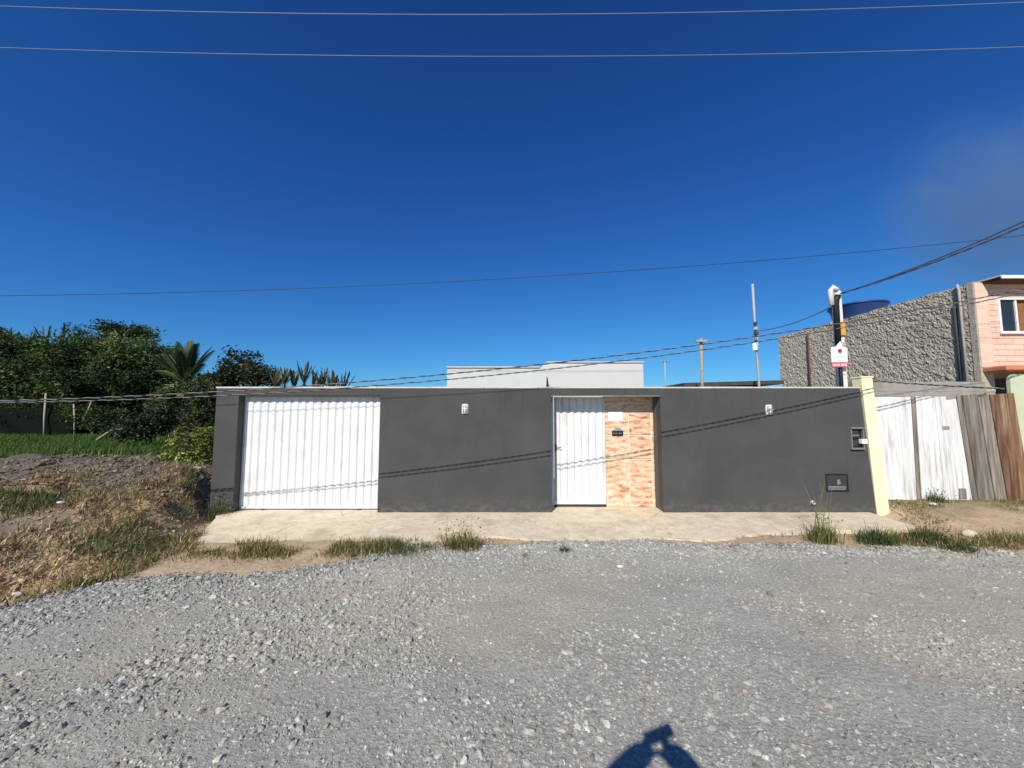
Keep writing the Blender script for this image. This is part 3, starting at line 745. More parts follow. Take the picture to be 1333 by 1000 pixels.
for r in range(15):
    z = zf0 + r * th + .005
    x = NX + .004 - (.21 if r % 2 else 0)
    while x < fx1 - .1:
        segs = [(max(x, NX + .004), min(x + tl_ - .008, fx1))]
        if z + th > wz0 - .03 and z < wz1 + .02:
            out = []
            for a, b in segs:
                if b <= wx0 - .04 or a >= wx1 + .04: out.append((a, b))
                else:
                    if a < wx0 - .045: out.append((a, wx0 - .04))
                    if b > wx1 + .045: out.append((wx1 + .04, b))
            segs = out
        for a, b in segs:
            if b - a < .03: continue
            if abs((b - a) - (tl_ - .008)) < .001:
                o = link('tile', full, None, fac); o.location = (a, NY0, z)
            else:
                MB().box(a, b, NY0 - .006, NY0 + .014, z, z + th - .01).build('tile', M['pink_tile'], fac, .002)
        x += tl_
win = MB()
win.box(wx0 - .04, wx0 + .012, NY0 - .03, NY0 + .1, wz0, wz1); win.box(wx1 - .012, wx1 + .04, NY0 - .03, NY0 + .1, wz0, wz1)
win.box(wx0 - .04, wx1 + .04, NY0 - .03, NY0 + .1, wz0 - .04, wz0); win.box(wx0 - .04, wx1 + .04, NY0 - .03, NY0 + .1, wz1, wz1 + .03)
win = win.build('window', M['white_plastic'], nh)
wm = P(1323, 410, NY0).x
MB().box(wm - .02, wm + .025, NY0 - .01, NY0 + .03, wz0, wz1).build('mullion', M['white_plastic'], win)
MB().box(wx0 + .012, wm - .02, NY0 + .02, NY0 + .03, wz0, wz1).build('pane', M['window_glass'], win)
MB().box(wm + .025, wx1 - .012, NY0 + .06, NY0 + .07, wz0, wz1).build('curtain', M['curtain'], win)
MB().box(wx0 - .06, wx1 + .06, NY0 - .07, NY0 - .031, wz0 - .075, wz0 - .041).build('sill', M['white_plastic'], win, .004)
# roof slab with overhang
ov = 8.6
zr = P(1300, 358.5, ov).z
MB().box(NX + .22, fx1, ov + .03, NY1 - .3, zr - .08, zr - .012).build('roof_slab', M['brown_wood'], nh)
MB().box(NX + .18, fx1, ov, ov + .028, zr - .07, zr + .0).build('fascia', M['white_plastic'], nh, .004)
MB().box(NX + .18, fx1, ov + .0285, NY1 - .3, zr - .011, zr + .02).build('roof_sheet', M['coping'], nh, .004)
# terracotta edge under the tiled panel, set-back ground floor coloured dark for the shade inside
MB().box(NX + .02, fx1, NY0 - .45, NY0 + .25, zf0 - .14, zf0 - .003).build('floor_edge', M['terracotta'], nh, .03)
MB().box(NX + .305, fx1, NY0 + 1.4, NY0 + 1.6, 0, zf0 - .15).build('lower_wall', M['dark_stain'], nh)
MB().box(NX + .305, fx1, NY0 + .26, NY0 + 1.6, zf0 - .16, zf0 - .06).build('upper_floor', M['raw_concrete'], nh)
# pipes on the side wall
pc = NX - .06
MB().tube([(pc, NY0 + .27, 1.9), (pc, NY0 + .27, NZ - .1), (pc - .01, NY0 + .29, NZ + .04)], .028, 10).build('down_pipe', M['grey_pipe'], nh, smooth=True)
MB().tube([(pc + .03, NY0 + .42, 2.2), (pc + .03, NY0 + .41, NZ - .45)], .035, 8).build('dark_pipe', M['dark_stain'], nh, smooth=True)
mpz = P(1053, 430, 14.2)
MB().tube([(NX - .07, 14.15, 1.5), (NX - .07, 14.1, NZ - .15)], .028, 8).build('maroon_pipe', M['maroon_pipe'], nh, smooth=True)
# water tank on the roof
tk = empty('water_tank', (12.5, 13.2, NZ), 'round blue plastic water tank on the roof of the rough grey house', 'water tank')
MB().lathe((12.5, 13.2, NZ - .02), [(.62, 0), (.66, .05), (.78, .52), (.80, .54), (.80, .58)], 32).build('tank_body', M['tank_blue'], tk, smooth=True)
MB().lathe((12.5, 13.2, NZ + .562), [(.84, 0), (.84, .05), (.7, .09), (.3, .14), (.12, .17), (.10, .20)], 32).build('tank_lid', M['tank_blue'], tk, smooth=True)
MB().box(11.75, 13.25, 12.45, 13.95, NZ - .1, NZ - .021).build('tank_base', M['raw_concrete'], tk)

# ------------------------------------------------------------------ service post behind the wall, with its sale sign
PY = 7.05
up = empty('service_post', (P(1093, 500, PY).x, PY, .1), 'pale concrete service post with black conduit behind the right end of the wall', 'post')
zt3 = P(1087, 379, PY).z
bx, tx = P(1096, 500, PY).x, P(1088.5, 385, PY).x
zb3 = P(1096, 500, PY).z
def postx(z): return bx + (tx - bx) * (z - zb3) / (zt3 - zb3)
s = .075
b = [(postx(0) - s, PY - .07, 0), (postx(0) + s, PY - .07, 0), (postx(0) + s, PY + .07, 0), (postx(0) - s, PY + .07, 0)]
tt = [(postx(zt3) - s * .8, PY - .06, zt3), (postx(zt3) + s * .8, PY - .06, zt3), (postx(zt3) + s * .8, PY + .06, zt3), (postx(zt3) - s * .8, PY + .06, zt3)]
MB().hexa(b, tt).build('shaft', M['post_concrete'], up, .015, seg=2)
zc0, zc1 = P(1085, 452, PY).z, P(1085, 392, PY).z
MB().tube([(postx(zc0) - .095, PY - .085, zc0), (postx(zc1) - .085, PY - .08, zc1), (postx(zc1) - .05, PY - .1, zc1 + .08)], .05, 10).build('conduit', M['black_plastic'], up, smooth=True)
MB().tube([(postx(1.9) - .09, PY - .09, 1.9), (postx(zc0) - .09, PY - .09, zc0 - .002)], .032, 10).build('conduit', M['black_plastic'], up, smooth=True)
q = P(1085, 383, PY - .05)
MB().tube([(q.x - .06, PY - .06, zt3 - .3), (q.x - .05, PY - .05, zt3 + .0), (q.x + .0, PY - .04, zt3 + .06), (q.x + .07, PY - .06, zt3 - .0)], .045, 10).build('entry_head', M['post_concrete'], up, smooth=True)
q = P(1091, 386, PY - .1)
MB().lathe((q.x, PY - .1, q.z - .05), [(.03, 0), (.045, .02), (.03, .04), (.045, .06), (.03, .08)], 12).build('insulator', M['black_plastic'], up, smooth=True)
qa, qb = P(1093, 419, PY - .09), P(1101, 437, PY - .09)
MB().box(qa.x, qb.x, PY - .105, PY - .085, qb.z, qa.z).build('amber_tag', M['amber'], up, .012)
q = P(1094, 449, PY - .1)
MB().box(q.x - .06, q.x + .1, PY - .1, PY - .075, q.z - .03, q.z + .05).build('strap', M['grey_pipe'], up, .006)

SY = PY - .15
sg = empty('sale_sign', (P(1093, 478, SY).x, SY, P(1093, 478, SY).z), 'white gabled sale sign with red band hanging on the concrete post', 'sign')
A = lambda x, y: (P(x, y, SY).x, P(x, y, SY).z)
MB().prism([A(1082.7, 471.5), A(1103.5, 471.5), A(1103, 453), A(1096.5, 451), A(1094.5, 444), A(1088, 451.5), A(1082, 452)], SY, SY + .012).build('board', M['sign_white'], sg)
MB().prism([A(1083, 478), A(1104.5, 478), A(1104, 471.9), A(1083, 471.9)], SY - .002, SY + .012).build('red_band', M['sign_red'], sg)
cx_, cz_ = A(1093.4, 457)
MB().prism([(cx_ + .045 * math.cos(a), cz_ + .05 * math.sin(a)) for a in np.linspace(0, 2 * math.pi, 6, endpoint=False) + .5], SY - .004, SY - .0005).build('emblem_ring', M['sign_red'], sg)
MB().prism([(cx_ - .008 + .026 * math.cos(a), cz_ + .03 * math.sin(a)) for a in np.linspace(0, 2 * math.pi, 8, endpoint=False)], SY - .006, SY - .0045).build('emblem_core', M['sign_dark'], sg)
bm = MB()
x0, z0 = A(1087.3, 465.8); x1, _ = A(1098.5, 465.8)
nn = 7
for i in range(nn):
    xx = x0 + (x1 - x0) * i / nn
    bm.box(xx, xx + .014, SY - .003, SY - .0005, z0, z0 + .034 + .008 * (i % 2))
bm.build('green_lettering', M['sign_green'], sg)
bm = MB()
x0, z0 = A(1090, 469.3)
for i in range(6): bm.box(x0 + i * .013, x0 + i * .013 + .008, SY - .003, SY - .0005, z0, z0 + .009)
bm.build('small_lettering', M['grey_box'], sg)
bm = MB()
x0, z0 = A(1084.5, 476.6)
for i, wd in enumerate((.02, .014, .02, .012, .02, .018, .02)):
    bm.box(x0 + i * .038, x0 + i * .038 + wd, SY - .005, SY - .0025, z0, z0 + .042)
bm.build('band_lettering', M['sign_white'], sg)

# ------------------------------------------------------------------ masts behind the wall
def mast(pts, Y, r, mat, name, label, cat):
    a = P(*pts[0], Y)
    t = empty(name, (a.x, Y, .1), label, cat)
    path = [(P(*pts[-1], Y).x, Y, 0)] + [P(*p, Y) for p in reversed(pts)]
    MB().tube(path, r, 8).build('mast_pole', mat, t, smooth=True)
    return t
t = mast([(979.5, 370), (983, 430), (988, 500)], 11, .035, M['grey_pipe'], 'antenna_mast', 'tall thin pole with small white plate standing behind the grey wall', 'mast')
a, b = P(979.5, 446, 10.93), P(987, 456, 10.93)
MB().box(a.x, b.x, 10.92, 10.94, b.z, a.z).build('small_plate', M['sign_white'], t, .004)
for yy, w_ in ((421, .10), (428, .13), (434, .15), (441, .1)):
    q = P(982.5 + (yy - 421) * .08, yy, 10.95)
    MB().box(q.x - w_ / 2, q.x + w_ / 2, 10.9, 10.95, q.z - .045, q.z + .04).build('bracket', M['dark_stain'] if yy in (421, 434) else M['grey_pipe'], t, .01)
t = mast([(912.5, 441), (914, 500)], 10, .038, M['dry_stick'], 'wooden_pole', 'short wooden pole carrying the cables behind the grey wall', 'pole')
q = P(912.5, 444, 9.93)
MB().box(q.x - .14, q.x + .14, 9.9, 9.97, q.z - .03, q.z + .03).build('cross_arm', M['dry_stick'], t)
t = mast([(865.5, 470), (866, 500)], 12, .02, M['grey_pipe'], 'roof_antenna', 'thin T-shaped aerial just right of the white house', 'antenna')
q = P(865.5, 471, 12)
MB().tube([(q.x - .16, 12, q.z), (q.x + .16, 12, q.z + .01)], .014, 6).build('cross_bar', M['grey_pipe'], t)
for dx in (-.1, 0, .1): MB().tube([(q.x + dx, 11.8, q.z), (q.x + dx, 12.2, q.z)], .008, 6).build('element', M['grey_pipe'], t)
# dark low roof peeking over the wall
sy = 11.6
t = empty('shed', (P(950, 500, sy).x, sy, .1), 'low shed with dark roof peeking over the right of the grey wall', 'shed')
xa_, xb_ = P(888, 498, sy).x, P(1016, 498, sy).x
za_, zb_ = P(888, 499, sy).z, P(1000, 495.5, sy).z
MB().prism([(xa_, za_ - .12), (xb_, zb_ - .12), (xb_, zb_), (xa_, za_)], sy - .15, sy + 2.5).build('shed_roof', M['dark_stain'], t)
MB().box(xa_ + .15, xb_ - .15, sy, sy + 2.3, 0, za_ - .13).build('shed_wall', M['raw_concrete'], t)

# ------------------------------------------------------------------ overhead wires
def quad3(p, q, r):
    """parabola through three points, parameterised by x"""
    X = [p.x, q.x, r.x]
    cz = np.polyfit(X, [p.z, q.z, r.z], 2); cy = np.polyfit(X, [p.y, q.y, r.y], 1)
    return lambda x: Vector((x, np.polyval(cy, x), np.polyval(cz, x)))
def wire(name, fn, x0, x1, r, mat, label, n=60):
    o = MB().tube([fn(x) for x in np.linspace(x0, x1, n)], r, 6).build(name, mat, smooth=True)
    return tag(o, label, 'wire', kind='thing')
wire('power_line', quad3(P(0, 8, 4.45), P(640, 19, 4.45), P(1333, 3, 4.45)), -22, 22, .0044, M['alu_wire'], 'topmost pale power line crossing the upper edge of the sky')
wire('power_line', quad3(P(0, 62, 5.0), P(600, 73.5, 5.0), P(1333, 61, 5.0)), -22, 22, .0044, M['alu_wire'], 'second pale power line from the top crossing the dark blue sky')
wire('telephone_wire', quad3(P(0, 385, 4.9), P(648, 363.5, 4.98), P(1290, 311, 5.05)), -16, 20, .0045, M['dark_wire'], 'single thin dark wire sagging across the middle of the sky')
def twisted(name, fn, x0, x1, r, pitch, label, mats=('black_wire', 'white_wire')):
    t = empty(name, fn(x0), label, 'cable')
    n = int((x1 - x0) / pitch * 8)
    for s_, mt in enumerate(mats):
        pts = []
        for x in np.linspace(x0, x1, n):
            a = 2 * math.pi * x / pitch + s_ * math.pi
            pts.append(fn(x) + Vector((0, math.cos(a) * r * .95, math.sin(a) * r * .95)))
        MB().tube(pts, r, 5).build('strand', M[mt], t, smooth=True)
    return t
f1 = quad3(Vector((-6.6, 4.80, 1.95)), P(720, 472.5, 5.08), Vector((7.75, 5.45, 3.66)))
twisted('twisted_cable', f1, -15, 16, .0056, .26, 'upper of the two low twisted cables sagging in front of the wall')
f2 = quad3(Vector((-6.6, 4.80, 1.93)), P(720, 480, 5.08), P(1333, 381, 5.45))
twisted('twisted_cable', f2, -15, 16, .005, .24, 'lower of the two low twisted cables sagging in front of the wall')
top = Vector((postx(zt3), PY - .08, zt3 - .08))
def svc(dz, dy):
    e = P(1333, 290, 5.5) + Vector((0, dy, dz))
    d = e - top
    def fn(x):
        u = (x - top.x) / d.x
        return top + d * u + Vector((0, 0, -.10 * (1 - u) * u * 4 * .6))
    return fn
o = svc(.02, 0); wire('service_cable', o, top.x, top.x + 9, .010, M['black_wire'], 'upper black service cable rising from the concrete post to the right')
o = svc(-.045, -.03); twisted('service_cable', o, top.x + .02, top.x + 9, .009, .22, 'lower twisted black service cable rising from the concrete post to the right', ('black_wire', 'dark_wire'))
# cable strung low from the cream post past the block wall
f3 = quad3(P(1128, 495, 7.0), P(1235, 503, 7.3), P(1333, 507, 7.4))
twisted('twisted_cable', f3, P(1128, 495, 7.0).x, 11.5, .010, .34, 'pale twisted cable strung above the white board gate', ('white_wire', 'dark_wire'))
# pale drop from the low cable to the post
a, b = P(983, 431, 10.9), P(1084, 399, PY - .02)
o = MB().tube([a.lerp(b, u) - Vector((0, 0, .10 * 4 * u * (1 - u))) for u in np.linspace(0, 1, 14)], .010, 6).build('drop_wire', M['white_wire']); tag(o, 'pale drop wire running from the tall thin pole to the concrete post', 'wire', kind='thing')

# ------------------------------------------------------------------ vegetation
def blades(name, xy, h, w, lean, tint, parent=None, zf=H, z=None, bend=.5):
    n = len(xy)
    a = rng.uniform(0, 6.283, n); d = np.stack([np.cos(a), np.sin(a)], -1); s = np.stack([-np.sin(a), np.cos(a)], -1)
    zz = (zf(xy[:, 0], xy[:, 1]) if z is None else np.full(n, z)) - .01
    base = np.concatenate([xy, zz[:, None]], 1)
    ln = lean * rng.uniform(.3, 1.2, n)
    m = base.copy(); m[:, :2] += d * (h * .5 * np.sin(ln))[:, None]; m[:, 2] += h * .5 * np.cos(ln)
    l2 = ln * (1 + bend) + .1
    t = m.copy(); t[:, :2] += d * (h * .5 * np.sin(l2))[:, None]; t[:, 2] += h * .5 * np.cos(l2)
    W = np.concatenate([s * w[:, None] * .5, np.zeros((n, 1))], 1)
    v = np.stack([base - W, base + W, m - W * .75, m + W * .75, t], 1).reshape(-1, 3)
    i = (np.arange(n) * 5)[:, None]
    f = np.concatenate([i + [0, 1, 3], i + [0, 3, 2], i + [2, 3, 4]], 0)
    return np_mesh(name, v, f, M['grass'], parent, tint=np.repeat(tint, 5, 0))
def tintmix(n, cols, weights, sd=.25):
    c = np.array(cols)[rng.choice(len(cols), n, p=np.array(weights) / sum(weights))]
    return np.clip(c * rng.lognormal(0, sd, (n, 1)), .005, .8)
GREEN, LIME, STRAW, DRY, OLIVE = (.05, .09, .022), (.13, .18, .04), (.52, .37, .19), (.34, .21, .105), (.13, .135, .045)

# field of green grass beyond the bank
n = 60000
y = np.sqrt(rng.uniform(10.2 ** 2, 23 ** 2, n)); x = rng.uniform(-1.62, -.70, n) * y
xy = np.stack([x, y], -1)
k = fbm(x * .8, y * .8)
hh = rng.uniform(.12, .32, n) * (.6 + k)
tag(blades('field_grass', xy, hh, rng.uniform(.014, .03, n), .45, tintmix(n, [(.075, .15, .025), (.12, .19, .035), (.055, .10, .022)], [5, 3, 3])), 'bright green grass in the open field on the left', kind='stuff')
# dry weeds and straw on the bank
n = 190000
x = rng.uniform(-11.5, -4.2, n); y = rng.uniform(3.2, 9.8, n)
e = np.interp(x, [-40, -9, -6, -4.75, -4.35, -3], [3.1, 3.15, 3.3, 3.7, 4.4, 4.7])
inb = (x < bank_x(y) - .22 + .4 * fbm(x * 0 + 3, y * 2.5) + .1 * rng.random(n)) & (y > e - .2) & ~((x > -5.36) & (y > 6.6)) 
k = fbm(x * 1.0 + 50, y * 1.0); k2 = fbm(x * 2.6 + 70, y * 2.6)
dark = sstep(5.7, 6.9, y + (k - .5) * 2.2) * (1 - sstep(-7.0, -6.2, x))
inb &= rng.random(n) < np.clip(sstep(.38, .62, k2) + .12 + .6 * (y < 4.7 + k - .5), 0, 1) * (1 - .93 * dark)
x, y, k, k2 = x[inb], y[inb], k[inb], k2[inb]; n = len(x)
straw = tintmix(n, [STRAW, DRY, (.66, .52, .31), (.38, .25, .14), (.50, .30, .18)], [5, 3, 4, 2, 2], .3)
grn = tintmix(n, [GREEN, OLIVE, LIME, (.2, .2, .07)], [3, 4, 2, 3], .3)
green_zone = np.clip(.12 + sstep(.54, .66, k) * .35 + .75 * np.exp(-((x + 7.0) ** 2 / .5 + (y - 5.0) ** 2 / .35)) + .6 * sstep(-6.4, -5.6, x) * sstep(6.2, 7.4, y), 0, .92) * (1 - .9 * (y < 4.5) * (x < -4.8))
g = rng.random(n) < green_zone
tt = np.where(g[:, None], grn, straw)
h = np.where(g, rng.uniform(.05, .2, n), rng.uniform(.04, .15, n)) * (.6 + .8 * k2)
tag(blades('bank_weeds', np.stack([x, y], -1), h, rng.uniform(.005, .013, n), np.where(g, .75, 1.42), tt, bend=.25), 'dry straw and scrubby weeds covering the earth bank', kind='stuff')
# clods of earth on the bank
n = 32000
x = rng.uniform(-11, -4.2, n); y = rng.uniform(3.2, 9.8, n)
e = np.interp(x, [-40, -9, -6, -4.75, -4.35, -3], [3.1, 3.15, 3.3, 3.7, 4.4, 4.7])
inb = (x < bank_x(y) - .02) & (y > e - .12) & ~((x > -5.4) & (y > 6.55)) & (rng.random(n) < .25 + sstep(.4, .6, fbm(x * 1.7, y * 1.7)))
xy = np.stack([x, y], -1)[inb]; n = len(xy)
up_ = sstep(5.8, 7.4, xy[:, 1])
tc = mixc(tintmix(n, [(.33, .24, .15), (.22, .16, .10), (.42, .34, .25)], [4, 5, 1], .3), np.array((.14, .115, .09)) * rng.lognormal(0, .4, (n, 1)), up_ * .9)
o = stones('earth_clods', xy, rng.lognormal(math.log(.015), .5, n).clip(0, .045) * (1 + .35 * up_), tc, 'loose clods of earth on the bank', True, lift=0)

# weeds along the front of the pavement
def pave_front(x): return np.interp(x, [-4.7, -2.6, -1, 0, 2.3, 4.5, 6.6, 8], [5.12, 5.14, 5.3, 5.45, 5.42, 5.62, 5.6, 5.5])
n = 26000
x = np.concatenate([rng.uniform(-4.6, -.45, n // 2), rng.uniform(4.1, 7.4, n // 2)])
y = pave_front(x) + rng.normal(-.12, .14, n) - .12 * (x > 4) * rng.random(n) * 2
k = fbm(x * 2.3 + 11, y * 2.3)
keep = rng.random(n) < np.where(x < 0, sstep(.42, .60, k), sstep(.45, .62, k)) * np.where(x < 0, sstep(-4.8, -3.6, x) * 1.0 + .3, sstep(4.1, 5.2, x) * .55)
x, y, k = x[keep], y[keep], k[keep]; n = len(x)
tag(blades('verge_weeds', np.stack([x, y], -1), rng.uniform(.04, .15, n) * (.5 + k), rng.uniform(.004, .009, n), .75, tintmix(n, [GREEN, OLIVE, LIME, STRAW, DRY], [4, 5, 2, 4, 2])), 'low weeds growing along the edge of the pavement', kind='stuff')
# thin grass in front of the white gate and the plank fences
n = 14000
x = rng.uniform(6.5, 11.5, n); y = rng.uniform(5.9, 7.17, n)
k = fbm(x * 1.6 + 21, y * 2.2)
keep = rng.random(n) < sstep(.42, .62, k + .35 * (y - 6.75))
x, y = x[keep], y[keep]; n = len(x)
tag(blades('gate_grass', np.stack([x, y], -1), rng.uniform(.03, .10, n), rng.uniform(.004, .009, n), .8, tintmix(n, [OLIVE, GREEN, STRAW, (.2, .19, .07)], [4, 3, 3, 3])), 'thin grass in front of the white board gate', kind='stuff')

# single plants one can pick out
def tuft(px, py, h, r, n, cols, wts, label, stalks=0, lean=.45, leafy=0, stalk_h=1.6, z=None):
    g = G(px, py, 0.0); g.z = float(H(g.x, g.y)) if z is None else z
    t = empty('weed_plant', g, label, 'weed', 'weeds rooted along the pavement edge')
    xy = np.stack([rng.normal(g.x, r * .4, n), rng.normal(g.y, r * .3, n)], -1)
    tag(blades('leaf_blades', xy, rng.uniform(.35, 1, n) * h, rng.uniform(.005, .011, n), lean, tintmix(n, cols, wts), t), kind='stuff')
    if stalks:
        bm = MB()
        for i in range(stalks):
            a = random.uniform(0, 6.28); l = random.uniform(.05, .25); hh_ = h * stalk_h * random.uniform(.6, 1.1)
            b_ = Vector((g.x + random.gauss(0, r * .3), g.y + random.gauss(0, r * .2), g.z - .02))
            bm.tube([b_, b_ + Vector((math.cos(a) * l * hh_ * .35, math.sin(a) * l * hh_ * .35, hh_ * .55)), b_ + Vector((math.cos(a) * l * hh_, math.sin(a) * l * hh_, hh_))], [.004, .003, .0018], 4)
        bm.build('stalks', M['green_stalk'], t)
    if leafy:
        c = np.stack([rng.normal(g.x, r * .5, leafy), rng.normal(g.y, r * .35, leafy), g.z + rng.uniform(.2, 1.15, leafy) * h], -1)
        leaves('leaves', c, rng.uniform(.02, .05, leafy), tintmix(leafy, cols, wts), t)
    return t
def leaves(name, c, L, tint, parent, ratio=.42, up=.5, droop=0):
    n = len(c)
    d = rng.normal(size=(n, 3)); d[:, 2] = d[:, 2] * .7 - droop; d /= np.linalg.norm(d, axis=1)[:, None]
    nr = rng.normal(size=(n, 3)); nr[:, 2] += up
    s = np.cross(d, nr); s /= np.linalg.norm(s, axis=1)[:, None] + 1e-9
    nn = np.cross(s, d)
    L = L[:, None]
    v = np.stack([c - d * L * .5, c + s * L * ratio * .5 + nn * L * .08, c + d * L * .5, c - s * L * ratio * .5 + nn * L * .08], 1).reshape(-1, 3)
    f = np.arange(n * 4).reshape(-1, 4)
    return np_mesh(name, v, f, M['leaf'], parent, tint=np.repeat(tint, 4, 0))
tuft(600, 712, .32, .30, 420, [OLIVE, GREEN, STRAW], [4, 3, 3], 'straggly weed with dry reddish stalks before the middle of the grey wall', 12, .6, 120, 1.2)
tuft(520, 718, .17, .36, 420, [GREEN, OLIVE, LIME], [4, 3, 2], 'dense green grass clump at the pavement edge left of the stalky weed', 0, .5)
tuft(470, 720, .12, .4, 280, [GREEN, OLIVE, STRAW], [3, 4, 2], 'low olive grass clump at the pavement edge before the garage door', 0, .7)
tuft(340, 722, .09, .36, 200, [GREEN, OLIVE, STRAW], [3, 4, 2], 'small flat grass clump before the left side of the garage door', 0, .7)
tuft(735, 718, .11, .12, 130, [GREEN, OLIVE], [4, 2], 'small lone grass tuft in the gravel before the entrance', 0, .5)
tuft(685, 724, .09, .14, 90, [OLIVE, STRAW], [3, 2], 'thin sparse grass tuft in gravel left of the entrance', 0, .7)
tuft(1072, 704, .34, .22, 420, [LIME, OLIVE, STRAW], [5, 3, 2], 'tall yellowish weed with long thin stalks before the water meter', 10, .35, 120, 2.4)
tuft(1143, 706, .29, .28, 520, [(.06, .10, .035), GREEN, OLIVE], [4, 3, 2], 'bushy dark green grass clump below the cream post', 4, .5, 0, 1.2)
tuft(1206, 704, .27, .25, 420, [GREEN, OLIVE, (.07, .09, .03)], [4, 3, 2], 'dark green weed clump below the white board gate', 7, .45, 60, 1.4)
tuft(1246, 716, .17, .26, 380, [GREEN, OLIVE], [4, 3], 'low spreading weed with upright twigs at the far right verge', 6, .6, 40, 2.0)
tuft(1022, 712, .10, .25, 200, [OLIVE, STRAW, GREEN], [4, 3, 2], 'flat half-dry weed left of the tall yellowish weed', 2, .9, 0, 1.2)
g = P(1222, 652, 7.05)
tuft(1222, 664, .22, .18, 200, [GREEN, OLIVE], [3, 3], 'small leafy weed against the white board gate', 3, .5, 60, 1.5)
tuft(285, 672, .42, .25, 340, [GREEN, OLIVE, (.06, .09, .05)], [3, 4, 2], 'bushy weed at the foot of the left end of the grey wall', 8, .5, 240, 1.1)

def px_ell(px, py, Y, rx, rz, ry=None):
    c = P(px, py, Y); k = Y / FPX
    return (c.x, c.y, c.z, rx * k, (ry or rx * .8) * k, rz * k)
def tree(name, lobes, base, label, cat, cols, wts, nclump=60, per=45, csize=.5, leaf=(.14, .26), trunk_r=.16, group=None, droop=.1, fill=.62):
    t = empty(name, base, label, cat, group)
    cs = []; tn = []
    for (cx, cy, cz, rx, ry, rz) in lobes:
        d = rng.normal(size=(nclump, 3)); d /= np.linalg.norm(d, axis=1)[:, None]
        rr = rng.uniform(fill, 1.03, nclump)[:, None]
        cc = np.array((cx, cy, cz)) + d * rr * np.array((rx, ry, rz)) * (.85 + .3 * rng.random((nclump, 1)))
        col = tintmix(nclump, cols, wts, .42)
        p = cc[:, None, :] + np.clip(rng.normal(size=(nclump, per, 3)), -1.7, 1.7) * csize * rng.uniform(.35, .8, (nclump, 1, 1)) * np.array((1, 1, .65))
        cs.append(p.reshape(-1, 3)); tn.append(np.repeat(col, per, 0) * rng.lognormal(0, .2, (nclump * per, 1)))
    c = np.concatenate(cs); tint = np.clip(np.concatenate(tn), .004, .6)
    leaves('crown', c, rng.uniform(*leaf, len(c)), tint, t, droop=droop)
    bm = MB(); b0 = Vector(base) + Vector((0, 0, -.2))
    big = max(lobes, key=lambda l: l[3] * l[5])
    fork = Vector((b0.x * .5 + big[0] * .5, b0.y, b0.z + (big[2] - big[5] - b0.z) * .6 + .4))
    bm.tube([b0, b0.lerp(fork, .5) + Vector((.05, 0, 0)), fork], [trunk_r * 1.2, trunk_r, trunk_r * .85], 9)
    for l in lobes:
        e = Vector(l[:3]); bm.tube([fork - Vector((0, 0, .1)), fork.lerp(e, .5) + Vector((0, 0, -.15)), e], [trunk_r * .7, trunk_r * .45, trunk_r * .15], 6)
        for i in range(5):
            q = e + Vector((random.uniform(-1, 1) * l[3], random.uniform(-1, 1) * l[4], random.uniform(-.3, 1) * l[5])) * .8
            bm.tube([fork.lerp(e, .6), q], [trunk_r * .3, trunk_r * .06], 5)
    bm.build('trunk', M['bark'], t, smooth=True)
    return t
DK = [(.036, .070, .016), (.058, .098, .022), (.10, .13, .034), (.02, .04, .011)]
tree('mango_tree', [px_ell(140, 462, 25, 62, 40), px_ell(110, 480, 24.3, 40, 34), px_ell(185, 482, 24.5, 38, 34), px_ell(150, 498, 24, 60, 28)], tuple(P(140, 566, 25)),
     'big round dark green tree, tallest of the trees on the left', 'tree', DK, [4, 4, 3, 3], 62, 200, .72, (.15, .3), .3, fill=.8)
tree('mango_tree', [px_ell(30, 478, 26, 55, 38), px_ell(-40, 470, 26, 50, 45), px_ell(55, 498, 25, 45, 30), px_ell(0, 505, 25, 50, 28)], tuple(P(20, 566, 26)),
     'broad dark tree at the left edge in front of banana leaves', 'tree', DK, [4, 4, 3, 3], 62, 190, .72, (.15, .3), .3, fill=.8)
tree('mango_tree', [px_ell(-150, 460, 25, 60, 50), px_ell(-110, 500, 24.5, 50, 30)], tuple(P(-140, 566, 25)), 'dark tree standing just outside the left edge', 'tree', DK, [4, 4, 3, 2], 70, 45, .55, (.16, .3), .3)
tree('garden_tree', [px_ell(318, 478, 18, 30, 22), px_ell(298, 492, 18, 22, 16), px_ell(340, 492, 17.6, 20, 16), px_ell(278, 500, 18.4, 20, 14)], tuple(P(318, 560, 18)),
     'loose dark tree showing above the left end of the grey wall', 'tree', [(.028, .042, .016), (.05, .06, .02), (.045, .04, .02)], [4, 3, 1], 60, 26, .32, (.14, .24), .1, fill=.3)
# shrubs along the far fence and beside the wall
def shrub(lobes, base, label, cols, wts, **kw):
    a = dict(nclump=46, per=40, csize=.28, leaf=(.09, .18), trunk_r=.05, group='shrubs on the left', fill=.4); a.update(kw)
    return tree('shrub', lobes, base, label, 'shrub', cols, wts, **a)
for i, (px, rx_) in enumerate(((-90, 60), (10, 55), (95, 50), (180, 50), (250, 40))):
    shrub([px_ell(px, 535, 29, rx_, 26), px_ell(px + 30, 515, 29.5, rx_ * .7, 24), px_ell(px - 20, 552, 28.5, rx_ * .8, 18)], tuple(P(px, 560, 29)), ['dark undergrowth shrub just outside the left edge under the trees', 'dark undergrowth shrub under the broad left-edge tree', 'dark undergrowth shrub under the big round tree', 'dark undergrowth shrub behind the dead palm frond', 'dark undergrowth shrub behind the palm trunk'][i], DK, [4, 2, 1, 4], nclump=60, per=90, csize=.7, leaf=(.2, .4))
shrub([px_ell(60, 540, 23.5, 40, 16), px_ell(20, 535, 23.8, 40, 16)], tuple(P(45, 566, 23.5)), 'dark shrub behind the net fence at the far left', DK, [3, 3, 1, 3], csize=.45, leaf=(.14, .26))
